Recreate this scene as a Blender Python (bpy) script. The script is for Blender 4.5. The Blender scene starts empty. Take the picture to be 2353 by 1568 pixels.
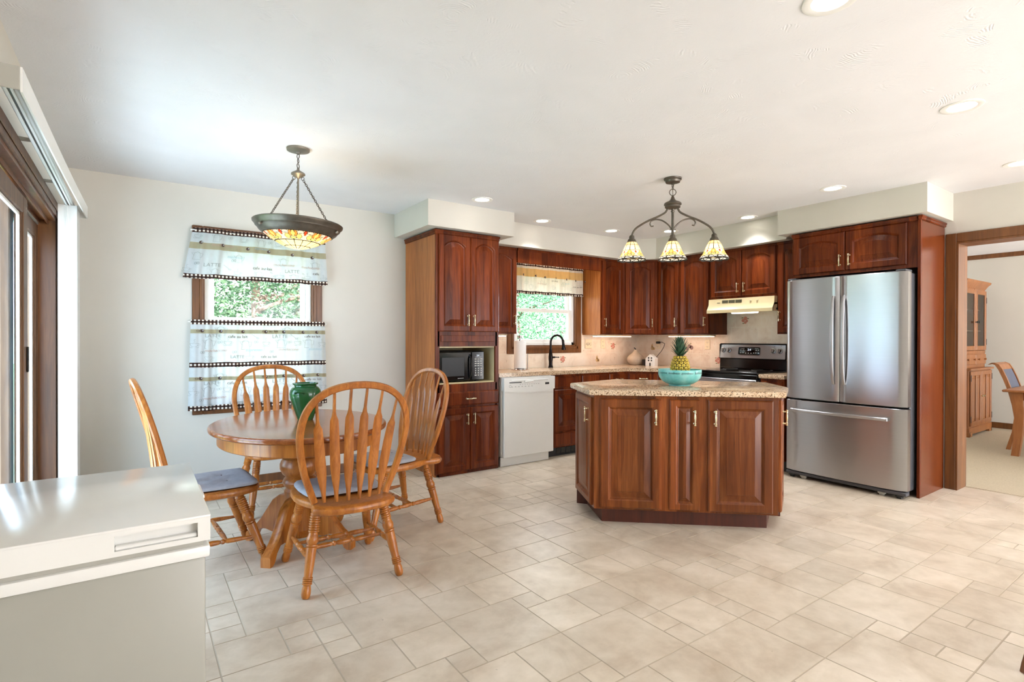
import bpy, bmesh, math, random
from mathutils import Vector, Matrix
random.seed(7)
PI = math.pi
SC = bpy.context.scene
COL = SC.collection

# ------------------------------------------------------------------ camera
def setup_camera():
    f, yaw, pitch, roll, h = 1224.63, 35.1425, 0.2579, 0.1228, 1.2346
    ya, pt, rl = math.radians(yaw), math.radians(pitch), math.radians(roll)
    fw = Vector((math.sin(ya)*math.cos(pt), math.cos(ya)*math.cos(pt), -math.sin(pt)))
    r = Vector((math.cos(ya), -math.sin(ya), 0)); u = r.cross(fw)
    r2 = r*math.cos(rl)+u*math.sin(rl); u2 = -r*math.sin(rl)+u*math.cos(rl)
    cam = bpy.data.cameras.new('camera'); o = bpy.data.objects.new('camera', cam); COL.objects.link(o)
    m = Matrix((r2, u2, -fw)).transposed().to_4x4(); m.translation = (0, 0, h)
    o.matrix_world = m
    cam.sensor_fit = 'HORIZONTAL'; cam.sensor_width = 36.0; cam.lens = 36.0*f/2353.0
    cam.clip_start = 0.05; cam.clip_end = 200
    SC.camera = o
setup_camera()
# ------------------------------------------------------------------ view, sky, sun
SC.view_settings.view_transform = 'Standard'
SC.view_settings.look = 'None'
SC.view_settings.gamma = 1.0
SC.view_settings.use_curve_mapping = False
SC.view_settings.exposure = 1.93
SKY_STRENGTH = 2.75
w = bpy.data.worlds.new('sky'); SC.world = w; w.use_nodes = True
bg = w.node_tree.nodes['Background']; bg.inputs[0].default_value = (0.845, 0.885, 0.97, 1); bg.inputs[1].default_value = SKY_STRENGTH
sl = bpy.data.lights.new('sun', 'SUN'); sl.energy = 11.0; sl.angle = 0.02; sl.color = (.93, .94, 1)
so = bpy.data.objects.new('sun', sl); COL.objects.link(so)
so.rotation_euler = Vector((-0.12, 0.98, -0.85)).to_track_quat('-Z', 'Y').to_euler()

# ------------------------------------------------------------------ key planes (metres)
YA, XB, XL, ZC, ZS = 4.89, 5.498, -0.42, 2.437, 2.21     # back wall, right wall, left wall, ceiling, soffit underside
CT = 0.90                                                 # worktop height

# ------------------------------------------------------------------ materials
def lin(c):
    return tuple(((v/255.)/12.92 if v <= 10.3 else (((v/255.)+.055)/1.055)**2.4) for v in c)+(1.0,)
class NT:
    def __init__(s, name):
        s.m = bpy.data.materials.new(name); s.m.use_nodes = True; s.t = s.m.node_tree; s.n = s.t.nodes; s.l = s.t.links
        s.b = s.n['Principled BSDF']; s.out = s.n['Material Output']
    def add(s, typ, **kw):
        n = s.n.new(typ)
        for k, v in kw.items():
            if isinstance(k, str) and hasattr(n, k): setattr(n, k, v)
        return n
    def set(s, n, i, v):
        if hasattr(v, 'is_linked') or isinstance(v, bpy.types.NodeSocket): s.l.new(v, n.inputs[i])
        else: n.inputs[i].default_value = v
    def coord(s, scale=(1, 1, 1), kind='Object', loc=(0, 0, 0)):
        t = s.add('ShaderNodeTexCoord'); m = s.add('ShaderNodeMapping'); s.l.new(t.outputs[kind], m.inputs[0])
        m.inputs['Scale'].default_value = scale; m.inputs['Location'].default_value = loc; return m.outputs[0]
    def noise(s, vec, scale, detail=4, rough=.55, dist=0.):
        n = s.add('ShaderNodeTexNoise'); s.l.new(vec, n.inputs['Vector']); n.inputs['Scale'].default_value = scale
        n.inputs['Detail'].default_value = detail; n.inputs['Roughness'].default_value = rough; n.inputs['Distortion'].default_value = dist
        return n.outputs[0]
    def ramp(s, fac, stops):
        r = s.add('ShaderNodeValToRGB'); s.l.new(fac, r.inputs[0]); e = r.color_ramp.elements
        while len(e) < len(stops): e.new(.5)
        for el, (p, c) in zip(e, stops): el.position = p; el.color = c
        return r.outputs[0]
    def math(s, op, a, b=0., c=0.):
        n = s.add('ShaderNodeMath'); n.operation = op
        for i, v in enumerate((a, b, c)): s.set(n, i, v)
        return n.outputs[0]
    def mix(s, fac, a, b, blend='MIX'):
        n = s.add('ShaderNodeMix'); n.data_type = 'RGBA'; n.blend_type = blend
        s.set(n, 0, fac); s.set(n, 6, a); s.set(n, 7, b); return n.outputs[2]
    def bump(s, hgt, strength, dist=.01):
        n = s.add('ShaderNodeBump'); s.l.new(hgt, n.inputs['Height']); n.inputs['Strength'].default_value = strength
        n.inputs['Distance'].default_value = dist; s.l.new(n.outputs[0], s.b.inputs['Normal'])
    def fin(s, col=None, rough=None, metal=None, spec=None):
        for k, v in (('Base Color', col), ('Roughness', rough), ('Metallic', metal), ('Specular IOR Level', spec)):
            if v is not None: s.set(s.b, k, v)
        return s.m
def plain(name, rgb, rough=.5, metal=0., spec=.5, var=.04, nscale=8.):
    t = NT(name); v = t.coord(); n = t.noise(v, nscale, 3)
    c = lin(rgb); a = tuple(x*(1-var) for x in c[:3])+(1,); b = tuple(min(1, x*(1+var)) for x in c[:3])+(1,)
    return t.fin(t.ramp(n, [(.3, a), (.7, b)]), rough, metal, spec)
def emit(name, rgb, strength):
    t = NT(name); t.b.inputs['Base Color'].default_value = lin(rgb); t.b.inputs['Emission Color'].default_value = lin(rgb)
    t.b.inputs['Emission Strength'].default_value = strength; return t.m
def wood(name, dark, mid, light, rough=.3, board=.09, bvar=.35, grain=(9, 9, .7), rvar=.12, coat=0., spec=.5):
    t = NT(name); v = t.coord(grain)
    n1 = t.noise(v, 2.2, 6, .6, 1.2); v2 = t.coord((grain[0]*8, grain[1]*8, grain[2]*2)); n2 = t.noise(v2, 3., 3, .5)
    f = t.math('ADD', t.math('MULTIPLY', n1, .75), t.math('MULTIPLY', n2, .25))
    col = t.ramp(f, [(.30, lin(dark)), (.5, lin(mid)), (.70, lin(light))])
    sp = t.add('ShaderNodeSeparateXYZ'); t.l.new(t.coord(), sp.inputs[0])
    s_ = t.math('ADD', t.math('FLOOR', t.math('DIVIDE', t.math('ADD', sp.outputs[0], .017), board)), t.math('MULTIPLY', t.math('FLOOR', t.math('DIVIDE', sp.outputs[1], board*1.3)), 17.3))
    wn = t.add('ShaderNodeTexWhiteNoise'); wn.noise_dimensions = '1D'; t.l.new(s_, wn.inputs['W'])
    k = t.math('MULTIPLY_ADD', wn.outputs[0], bvar, 1-bvar*.5)
    oi = t.add('ShaderNodeObjectInfo'); k2 = t.math('MULTIPLY', k, t.math('MULTIPLY_ADD', oi.outputs['Random'], rvar, 1-rvar*.5))
    cc = t.add('ShaderNodeCombineXYZ')
    for i in range(3): t.l.new(k2, cc.inputs[i])
    col = t.mix(1.0, col, cc.outputs[0], 'MULTIPLY')
    if coat: t.b.inputs['Coat Weight'].default_value = coat; t.b.inputs['Coat Roughness'].default_value = .12
    return t.fin(col, rough, spec=spec)

M = {}
M['wall'] = plain('wall_paint', (207, 203, 193), .6, var=.015, nscale=3)
def ceiling_mat():
    t = NT('ceiling_plaster'); v = t.coord()
    n1 = t.noise(v, 2.2, 2, .5, .6)
    wv = t.add('ShaderNodeTexWave'); wv.wave_type = 'RINGS'; wv.rings_direction = 'Z'
    vo = t.add('ShaderNodeTexVoronoi'); t.l.new(v, vo.inputs['Vector']); vo.inputs['Scale'].default_value = 2.6; vo.feature = 'F1'
    # trowel arcs: rings around scattered centres, broken up by noise
    arcs = t.math('SINE', t.math('MULTIPLY', t.math('ADD', vo.outputs['Distance'], t.math('MULTIPLY', t.noise(v, 9, 3), .12)), 230.))
    mask = t.math('GREATER_THAN', t.noise(v, 6.5, 5, .65), .57)
    fine = t.noise(v, 38, 6, .65, 1.5)
    h = t.math('ADD', t.math('MULTIPLY', t.math('MULTIPLY', arcs, mask), .16), t.math('MULTIPLY', t.math('POWER', fine, 2.0), .45))
    t.bump(h, .30, .010)
    return t.fin(t.ramp(n1, [(.3, lin((226, 227, 230))), (.7, lin((231, 232, 235)))]), .7)
M['ceiling'] = ceiling_mat()
def floor_mat():
    t = NT('floor_vinyl_tile'); v = t.coord()
    a = t.add('ShaderNodeAttribute'); a.attribute_name = 'tint'
    n1 = t.noise(v, 3.2, 5, .6, .8); n2 = t.noise(v, 14, 4, .6)
    f = t.math('ADD', t.math('MULTIPLY', n1, .7), t.math('MULTIPLY', n2, .3))
    c = t.ramp(f, [(.32, lin((178, 161, 140))), (.5, lin((202, 188, 168))), (.66, lin((217, 204, 186)))])
    k = t.math('MULTIPLY_ADD', a.outputs['Fac'], .14, .93)
    cc = t.add('ShaderNodeCombineXYZ')
    for i in range(3): t.l.new(k, cc.inputs[i])
    c = t.mix(1., c, cc.outputs[0], 'MULTIPLY')
    sp = t.noise(v, 45, 2); spm = t.math('GREATER_THAN', sp, .74); c = t.mix(t.math('MULTIPLY', spm, .35), c, lin((120, 100, 78)))
    hb = t.math('ADD', t.math('MULTIPLY', t.noise(v, 60, 3), .2), t.math('MULTIPLY', t.noise(v, 6, 4), .4)); t.bump(hb, .10, .01)
    return t.fin(c, t.math('MULTIPLY_ADD', n2, .04, .31), spec=.75)
M['floor'] = floor_mat()
M['grout'] = plain('floor_grout', (178, 164, 144), .7)
M['carpet'] = plain('beige_carpet', (176, 162, 138), .95, var=.12, nscale=120)
M['cherry'] = wood('cherry_cabinet_wood', (62, 23, 8), (96, 40, 15), (122, 58, 23), .27, .085, .6, spec=.2)
M['cherry_side'] = wood('cherry_side_panel', (130, 70, 30), (164, 98, 48), (190, 124, 68), .32, .11, .3, spec=.3)
M['cherry_panel'] = wood('cherry_end_panel', (84, 36, 13), (98, 44, 17), (110, 54, 22), .22, .5, .1, spec=.25)
M['cherry_island'] = wood('cherry_island_wood', (78, 36, 13), (114, 58, 24), (144, 84, 40), .28, .10, .9, spec=.3)
M['cherry_dark'] = wood('cherry_toe_board', (58, 22, 10), (78, 32, 16), (92, 40, 22), .4, .3, .1)
M['oak'] = wood('honey_oak', (128, 68, 20), (166, 98, 36), (192, 124, 54), .3, .05, .2, (14, 14, 1.2))
M['oak_top'] = wood('honey_oak_top', (112, 54, 22), (142, 76, 34), (162, 96, 48), .17, .12, .22, (1.2, 12, 12), coat=.12)
M['trim'] = wood('walnut_stain_trim', (76, 44, 18), (104, 62, 28), (124, 78, 38), .38, .2, .1)
M['door_wood'] = wood('dark_slider_wood', (74, 48, 28), (98, 66, 40), (118, 84, 54), .5, .2, .1)
M['hutch'] = wood('maple_hutch_wood', (116, 66, 30), (144, 88, 44), (160, 104, 56), .35, .12, .15)
def granite():
    t = NT('speckled_laminate'); v = t.coord()
    n0 = t.noise(v, 9, 4, .6); base = t.ramp(n0, [(.3, lin((196, 162, 128))), (.55, lin((216, 188, 156))), (.75, lin((226, 206, 178)))])
    n1 = t.noise(v, 85, 5, .7); c = t.mix(t.math('GREATER_THAN', n1, .55), base, lin((128, 98, 70)))
    n2 = t.noise(v, 130, 4, .7); c = t.mix(t.math('GREATER_THAN', n2, .59), c, lin((44, 34, 26)))
    n3 = t.noise(t.coord(loc=(3, 1, 2)), 110, 3, .6); c = t.mix(t.math('GREATER_THAN', n3, .64), c, lin((222, 204, 176)))
    return t.fin(c, .17)
M['granite'] = granite()
def tile_mat():
    t = NT('backsplash_tile'); v = t.coord()
    sp = t.add('ShaderNodeSeparateXYZ'); t.l.new(v, sp.inputs[0])
    h = t.math('ADD', sp.outputs[0], sp.outputs[1])
    n = t.noise(v, 6, 5, .65, .7); c = t.ramp(n, [(.3, lin((218, 196, 174))), (.5, lin((234, 218, 198))), (.72, lin((240, 229, 213)))])
    pit = t.math('GREATER_THAN', t.noise(v, 40, 3), .70); c = t.mix(t.math('MULTIPLY', pit, .5), c, lin((170, 140, 112)))
    s = .155
    def line(x, off): 
        fr = t.math('FRACT', t.math('DIVIDE', t.math('ADD', x, off), s)); return t.math('LESS_THAN', fr, .035)
    row = t.math('FLOOR', t.math('DIVIDE', t.math('ADD', sp.outputs[2], .03), s))
    hh = t.math('ADD', h, t.math('MULTIPLY', row, .047))
    g = t.math('MAXIMUM', line(hh, 10.02), line(sp.outputs[2], .03))
    c = t.mix(g, c, lin((236, 226, 208))); t.bump(t.math('SUBTRACT', 1., g), .25, .004)
    return t.fin(c, .42)
M['tile'] = tile_mat()
M['white_app'] = plain('white_enamel', (232, 232, 228), .28, var=.01)
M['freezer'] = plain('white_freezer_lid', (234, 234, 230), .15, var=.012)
M['freezer_body_shaded'] = plain('white_freezer_body_dimmed', (164, 163, 153), .38, var=.012)  # same white as the lid, darkened to stand for the dimmer front
M['vinyl'] = plain('white_vinyl', (236, 236, 232), .35, var=.01)
M['blind'] = plain('white_blind_vinyl', (238, 238, 234), .45, var=.01)
M['grey_plastic'] = plain('grey_valance_end', (176, 174, 164), .5, var=.03)
M['black'] = plain('black_gloss', (10, 10, 11), .12, var=.05)
M['black_matte'] = plain('black_plastic', (22, 22, 23), .45)
M['mark_white'] = plain('white_marking', (215, 215, 212), .5)
M['mark_grey'] = plain('grey_marking', (120, 120, 118), .5)
M['bronze'] = plain('dark_bronze', (92, 85, 76), .40, metal=.55, var=.2, nscale=20)
M['fix'] = plain('pewter_fixture', (128, 120, 108), .42, metal=.5, var=.2, nscale=14)
M['faucet'] = plain('oil_rubbed_bronze', (38, 34, 34), .22, metal=.85)
M['brass'] = plain('satin_brass', (226, 214, 180), .2, metal=1., var=.03)
M['chrome'] = plain('chrome', (215, 215, 215), .12, metal=1.)
def steel(name, rgb, rough, rot=.25, an=.85):
    t = NT(name); v = t.coord((1.5, 1.5, 160)); n = t.noise(v, 2., 4)
    c = lin(rgb); col = t.ramp(n, [(.2, tuple(x*.93 for x in c[:3])+(1,)), (.8, c)])
    tg = t.add('ShaderNodeTangent'); tg.direction_type = 'RADIAL'; tg.axis = 'Z'; t.l.new(tg.outputs[0], t.b.inputs['Tangent'])
    t.b.inputs['Anisotropic'].default_value = an; t.b.inputs['Anisotropic Rotation'].default_value = rot
    return t.fin(col, rough, 1.)
M['steel'] = steel('brushed_stainless', (182, 182, 184), .3)
M['fridge_side'] = plain('fridge_side_paint', (66, 66, 70), .38)
M['cream'] = plain('almond_enamel', (236, 216, 170), .32, var=.02)
M['plate'] = plain('almond_plate', (232, 216, 184), .4, var=.01)
M['niche'] = plain('cream_melamine', (208, 192, 148), .45)
M['cushion'] = plain('grey_chair_pad', (156, 157, 164), .8, var=.08, nscale=40)
M['paper'] = plain('paper_towel', (240, 240, 238), .9, var=.02)
M['greenpot'] = plain('green_glaze', (30, 84, 44), .1, var=.25, nscale=5)
def teal():
    t = NT('turquoise_glaze'); v = t.coord()
    c = t.ramp(t.noise(v, 9, 4), [(.3, lin((84, 176, 172))), (.55, lin((132, 206, 198))), (.75, lin((176, 222, 214)))])
    return t.fin(c, .15)
M['teal'] = teal()
M['ink'] = plain('dark_ink', (40, 48, 46), .6)
M['pitcher'] = plain('stoneware_cream', (214, 196, 172), .25, var=.06, nscale=30)
M['ornament'] = plain('white_ceramic', (230, 228, 222), .35)
M['leaf_p'] = plain('pineapple_leaf', (56, 84, 62), .5, var=.45, nscale=14)
M['pine_y'] = plain('pineapple_skin', (196, 168, 58), .5, var=.25, nscale=60)
M['pine_d'] = plain('pineapple_groove', (66, 56, 24), .7)
M['glassy'] = None
def glass(name, tint=(1, 1, 1), refl=.07):
    t = NT(name); tr = t.add('ShaderNodeBsdfTransparent'); tr.inputs[0].default_value = tint+(1,)
    gl = t.add('ShaderNodeBsdfGlossy'); gl.inputs['Roughness'].default_value = .02; mx = t.add('ShaderNodeMixShader'); mx.inputs[0].default_value = refl
    t.l.new(tr.outputs[0], mx.inputs[1]); t.l.new(gl.outputs[0], mx.inputs[2]); t.l.new(mx.outputs[0], t.out.inputs[0]); return t.m
M['glass'] = glass('window_glass', refl=.015); M['glass_blue'] = glass('door_glass', (.80, .92, 1.), .03)
M['cab_glass'] = glass('hutch_glass', (.86, .88, .84), .16)
def cloth(name, rgb, attr=False, transl=.45, gingham=False):
    t = NT(name)
    if gingham:
        sp = t.add('ShaderNodeSeparateXYZ'); t.l.new(t.coord(), sp.inputs[0]); s = .027
        a = t.math('GREATER_THAN', t.math('FRACT', t.math('DIVIDE', t.math('ADD', sp.outputs[0], 5.), s)), .5)
        b = t.math('GREATER_THAN', t.math('FRACT', t.math('DIVIDE', t.math('ADD', sp.outputs[2], 5.004), s)), .5)
        k = t.math('ADD', t.math('MULTIPLY', a, .5), t.math('MULTIPLY', b, .5))
        c = t.ramp(k, [(0., lin((244, 238, 226))), (.5, lin((78, 50, 38))), (1., lin((34, 20, 16)))])
    else:
        n = t.noise(t.coord(), 30, 3); q = lin(rgb); c = t.ramp(n, [(.3, tuple(x*.95 for x in q[:3])+(1,)), (.7, q)])
    if attr:
        at = t.add('ShaderNodeAttribute'); at.attribute_name = 'tint'; c = at.outputs['Color']
    t.fin(c, .5 if attr else .9)
    tl = t.add('ShaderNodeBsdfTranslucent'); t.set(tl, 0, c); mx = t.add('ShaderNodeMixShader'); mx.inputs[0].default_value = transl
    t.l.new(t.b.outputs[0], mx.inputs[1]); t.l.new(tl.outputs[0], mx.inputs[2]); t.l.new(mx.outputs[0], t.out.inputs[0]); return t.m
M['curtain'] = cloth('curtain_cotton', (205, 211, 213), transl=.28); M['curtain_tan'] = cloth('curtain_tan_band', (176, 168, 138), transl=.28)
M['curtain_lamplit'] = cloth('curtain_lamplit_cotton', (216, 206, 194), transl=.3); M['gingham'] = cloth('gingham_check', (0, 0, 0), transl=.25, gingham=True)  # warm cotton is the same curtain with lamp glow mixed into its colour
M['print'] = cloth('curtain_print_grey', (158, 164, 162), transl=.35); M['print_dark'] = cloth('curtain_print_brown', (92, 74, 64), transl=.2)
M['print_rose'] = cloth('curtain_print_rose', (196, 164, 150), transl=.35); M['print_blue'] = cloth('curtain_print_blue', (170, 200, 210), transl=.35)
M['tiffany'] = cloth('stained_glass', (255, 255, 255), attr=True, transl=.6)
M['lens'] = emit('lamp_lens', (255, 250, 240), 3.)
M['tube'] = emit('warm_light_tube', (255, 218, 190), 2.1)
M['hoodlens'] = emit('hood_lamp_lens', (255, 244, 220), 1.2)
M['bulb'] = emit('warm_bulb', (255, 208, 140), 1.4)
M['digits'] = emit('clock_digits', (230, 240, 255), .35)
def leafmat(name, a, b, c):
    t = NT(name); oi = t.add('ShaderNodeAttribute'); oi.attribute_name = 'tint'
    col = t.ramp(oi.outputs['Fac'], [(0., lin(a)), (.5, lin(b)), (1., lin(c))]); t.fin(col, .55)
    tl = t.add('ShaderNodeBsdfTranslucent'); t.set(tl, 0, col); mx = t.add('ShaderNodeMixShader'); mx.inputs[0].default_value = .4
    t.l.new(t.b.outputs[0], mx.inputs[1]); t.l.new(tl.outputs[0], mx.inputs[2]); t.l.new(mx.outputs[0], t.out.inputs[0]); return t.m
M['leaf'] = leafmat('tree_leaf', (54, 94, 72), (98, 140, 108), (150, 180, 150)); M['leaf_dark'] = leafmat('tree_leaf_dark', (26, 50, 34), (56, 86, 60), (116, 142, 108))
M['bark'] = plain('tree_bark', (96, 80, 68), .9, var=.3)
M['grass'] = plain('lawn_grass', (120, 150, 84), .9, var=.25, nscale=3)
M['patio'] = plain('patio_concrete', (214, 210, 202), .8, var=.06)
M['siding'] = plain('pale_siding', (214, 214, 210), .7, var=.02)

# ------------------------------------------------------------------ mesh building
class MB:
    def __init__(s): s.bm = bmesh.new(); s.T = Matrix.Identity(4)
    def v(s, p): return s.bm.verts.new(s.T @ Vector(p))
    def face(s, vs, m=0):
        try: f = s.bm.faces.new(vs)
        except ValueError: return None
        f.material_index = m; f.smooth = True; return f
    def box(s, a, b, bev=0., m=0, seg=1):
        x0, y0, z0 = [min(p, q) for p, q in zip(a, b)]; x1, y1, z1 = [max(p, q) for p, q in zip(a, b)]
        vs = [s.v(p) for p in ((x0, y0, z0), (x1, y0, z0), (x1, y1, z0), (x0, y1, z0), (x0, y0, z1), (x1, y0, z1), (x1, y1, z1), (x0, y1, z1))]
        fs = [s.face([vs[i] for i in q], m) for q in ((0, 3, 2, 1), (4, 5, 6, 7), (0, 1, 5, 4), (1, 2, 6, 5), (2, 3, 7, 6), (3, 0, 4, 7))]
        if bev > 0:
            es = list({e for f in fs for e in f.edges})
            r = bmesh.ops.bevel(s.bm, geom=es, offset=bev, segments=seg, affect='EDGES', profile=.5)
            for f in r['faces']: f.material_index = m; f.smooth = True
    def prism(s, poly, z0, z1, bev=0., m=0, seg=2, only_top=False):
        a = [s.v((x, y, z0)) for x, y in poly]; b = [s.v((x, y, z1)) for x, y in poly]; n = len(poly); fs = []
        fs.append(s.face(list(reversed(a)), m)); top = s.face(b, m); fs.append(top)
        for i in range(n): fs.append(s.face([a[i], a[(i+1) % n], b[(i+1) % n], b[i]], m))
        if bev > 0:
            es = list(top.edges) if only_top else list({e for f in (fs[0], top) for e in f.edges})
            r = bmesh.ops.bevel(s.bm, geom=es, offset=bev, segments=seg, affect='EDGES', profile=.5)
            for f in r['faces']: f.material_index = m; f.smooth = True
    def rings(s, rings, m=0, closed=True, cap0=False, cap1=False, loop=False):
        V = [[s.v(p) for p in r] for r in rings]; n = len(V[0]); R = len(V)
        for i in range(R if loop else R-1):
            A, B_ = V[i], V[(i+1) % R]
            for j in range(n if closed else n-1): s.face([A[j], A[(j+1) % n], B_[(j+1) % n], B_[j]], m)
        if cap0: s.face(list(reversed(V[0])), m)
        if cap1: s.face(V[-1], m)
        return V
    def lathe(s, prof, seg=24, o=(0, 0, 0), axis=(0, 0, 1), m=0, caps=True):
        ax = Vector(axis).normalized(); q = Vector((0, 0, 1)).rotation_difference(ax).to_matrix(); o = Vector(o); rr = []
        for r, z in prof: rr.append([o + q @ Vector((r*math.cos(2*PI*k/seg), r*math.sin(2*PI*k/seg), z)) for k in range(seg)])
        s.rings(rr, m, True, caps and prof[0][0] > 1e-5, caps and prof[-1][0] > 1e-5)
    def turned(s, p0, p1, prof, seg=14, m=0):
        p0, p1 = Vector(p0), Vector(p1); d = p1-p0; L = d.length
        s.lathe([(r, t*L) for t, r in prof], seg, p0, d, m)
    def tube(s, path, rad, seg=8, closed=False, m=0, flat=None, up=None):
        P = [Vector(p) for p in path]; n = len(P); rr = []; prev = None
        for i in range(n):
            if closed: t = (P[(i+1) % n]-P[i-1]).normalized()
            else: t = (P[min(i+1, n-1)]-P[max(i-1, 0)]).normalized()
            if up is not None: a = Vector(up) - t*t.dot(Vector(up)); a.normalize()
            elif prev is None: a = t.orthogonal().normalized()
            else: a = (prev - t*t.dot(prev)).normalized()
            prev = a; b = t.cross(a); r = rad[i] if isinstance(rad, (list, tuple)) else rad
            ra, rb = (r, r) if flat is None else (r*flat[0], r*flat[1])
            rr.append([P[i]+a*(ra*math.cos(2*PI*k/seg))+b*(rb*math.sin(2*PI*k/seg)) for k in range(seg)])
        s.rings(rr, m, True, not closed, not closed, closed)
    def sphere(s, c, r, seg=14, rings=8, m=0, sc=(1, 1, 1)):
        rr = []
        for i in range(1, rings):
            a = PI*i/rings; rr.append([(c[0]+r*sc[0]*math.sin(a)*math.cos(2*PI*k/seg), c[1]+r*sc[1]*math.sin(a)*math.sin(2*PI*k/seg), c[2]-r*sc[2]*math.cos(a)) for k in range(seg)])
        V = s.rings(rr, m); b = s.v((c[0], c[1], c[2]-r*sc[2])); t = s.v((c[0], c[1], c[2]+r*sc[2]))
        for k in range(seg):
            s.face([V[0][(k+1) % seg], V[0][k], b], m); s.face([V[-1][k], V[-1][(k+1) % seg], t], m)
    def torus(s, c, R, r, axis=(0, 0, 1), seg=16, m=0, sq=1.):
        q = Vector((0, 0, 1)).rotation_difference(Vector(axis).normalized()).to_matrix()
        s.tube([Vector(c)+q @ Vector((R*math.cos(2*PI*k/seg), R*sq*math.sin(2*PI*k/seg), 0)) for k in range(seg)], r, 6, True, m)
    def chain(s, p0, p1, link=.022, r=.0022, m=0):
        p0, p1 = Vector(p0), Vector(p1); d = p1-p0; L = d.length; n = max(1, int(L/(link*.72))); t = d/L
        a = t.orthogonal().normalized(); b = t.cross(a)
        for i in range(n):
            c = p0+t*(L*(i+.5)/n); ax = a if i % 2 else b
            s.tube([c+t*(link*.5*math.cos(2*PI*k/8))+ax*(link*.28*math.sin(2*PI*k/8)) for k in range(8)], r, 5, True, m)
    def text(s, txt, size, fn, m=0, shear=0., align='LEFT'):
        for tri in text_tris(txt, size, shear, align): s.face([s.v(fn(x, z)) for x, z in tri], m)
    def stroke(s, pts, w, fn, m=0):
        P = [Vector((x, z)) for x, z in pts]; L = []
        for i, p in enumerate(P):
            t = P[min(i+1, len(P)-1)]-P[max(i-1, 0)]
            n = Vector((-t.y, t.x)); n = n.normalized()*w*.5 if n.length > 0 else Vector((w*.5, 0))
            L.append((s.v(fn(*(p+n))), s.v(fn(*(p-n)))))
        for (a, b), (c, d) in zip(L, L[1:]): s.face([a, b, d, c], m)
_tc = {}
def text_tris(txt, size, shear=0., align='LEFT'):
    k = (txt, shear, align)
    if k not in _tc:
        cu = bpy.data.curves.new('t', 'FONT'); cu.body = txt; cu.size = 1.; cu.shear = shear; cu.align_x = align; cu.resolution_u = 2
        o = bpy.data.objects.new('t', cu); COL.objects.link(o); dg = bpy.context.evaluated_depsgraph_get(); dg.update()
        me = bpy.data.meshes.new_from_object(o.evaluated_get(dg)); me.calc_loop_triangles()
        _tc[k] = [[(me.vertices[i].co.x, me.vertices[i].co.y) for i in t.vertices] for t in me.loop_triangles]
        bpy.data.objects.remove(o); bpy.data.curves.remove(cu); bpy.data.meshes.remove(me)
    return [[(x*size, z*size) for x, z in t] for t in _tc[k]]

def obj(name, mb, mats, parent=None, sharp=.6, label=None):
    me = bpy.data.meshes.new(name); mb.bm.normal_update(); mb.bm.to_mesh(me); mb.bm.free()
    for m in (mats if isinstance(mats, (list, tuple)) else [mats]): me.materials.append(M[m] if isinstance(m, str) else m)
    me.set_sharp_from_angle(angle=sharp)
    o = bpy.data.objects.new(name, me); COL.objects.link(o)
    if parent: o.parent = parent
    if label: o['label'] = label
    return o
def part(name, parent, mats, fn, sharp=.6, label=None):
    mb = MB(); fn(mb); return obj(name, mb, mats, parent, sharp, label)
def tag(o, label, cat, group=None):
    o['label'] = label; o['category'] = cat
    if group: o['group'] = group
    return o
def thing(name, label, cat, loc=(0, 0, 0), rotz=0., group=None):
    o = bpy.data.objects.new(name, None); COL.objects.link(o); o.location = loc; o.rotation_euler = (0, 0, rotz)
    o.empty_display_size = .1
    return tag(o, label, cat, group)
def struct(name, mb, mats, parent=None, sharp=.6):
    o = obj(name, mb, mats, parent, sharp)
    if not parent: o['kind'] = 'structure'
    return o
def sempty(name):
    o = bpy.data.objects.new(name, None); COL.objects.link(o); o['kind'] = 'structure'; return o
def copy_tree(o, parent=None):
    c = o.copy(); COL.objects.link(c); c.parent = parent
    for ch in [x for x in COL.objects if x.parent == o]: copy_tree(ch, c)
    return c
def rot_local(loc, rz): return Matrix.Translation(loc) @ Matrix.Rotation(rz, 4, 'Z')
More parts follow.
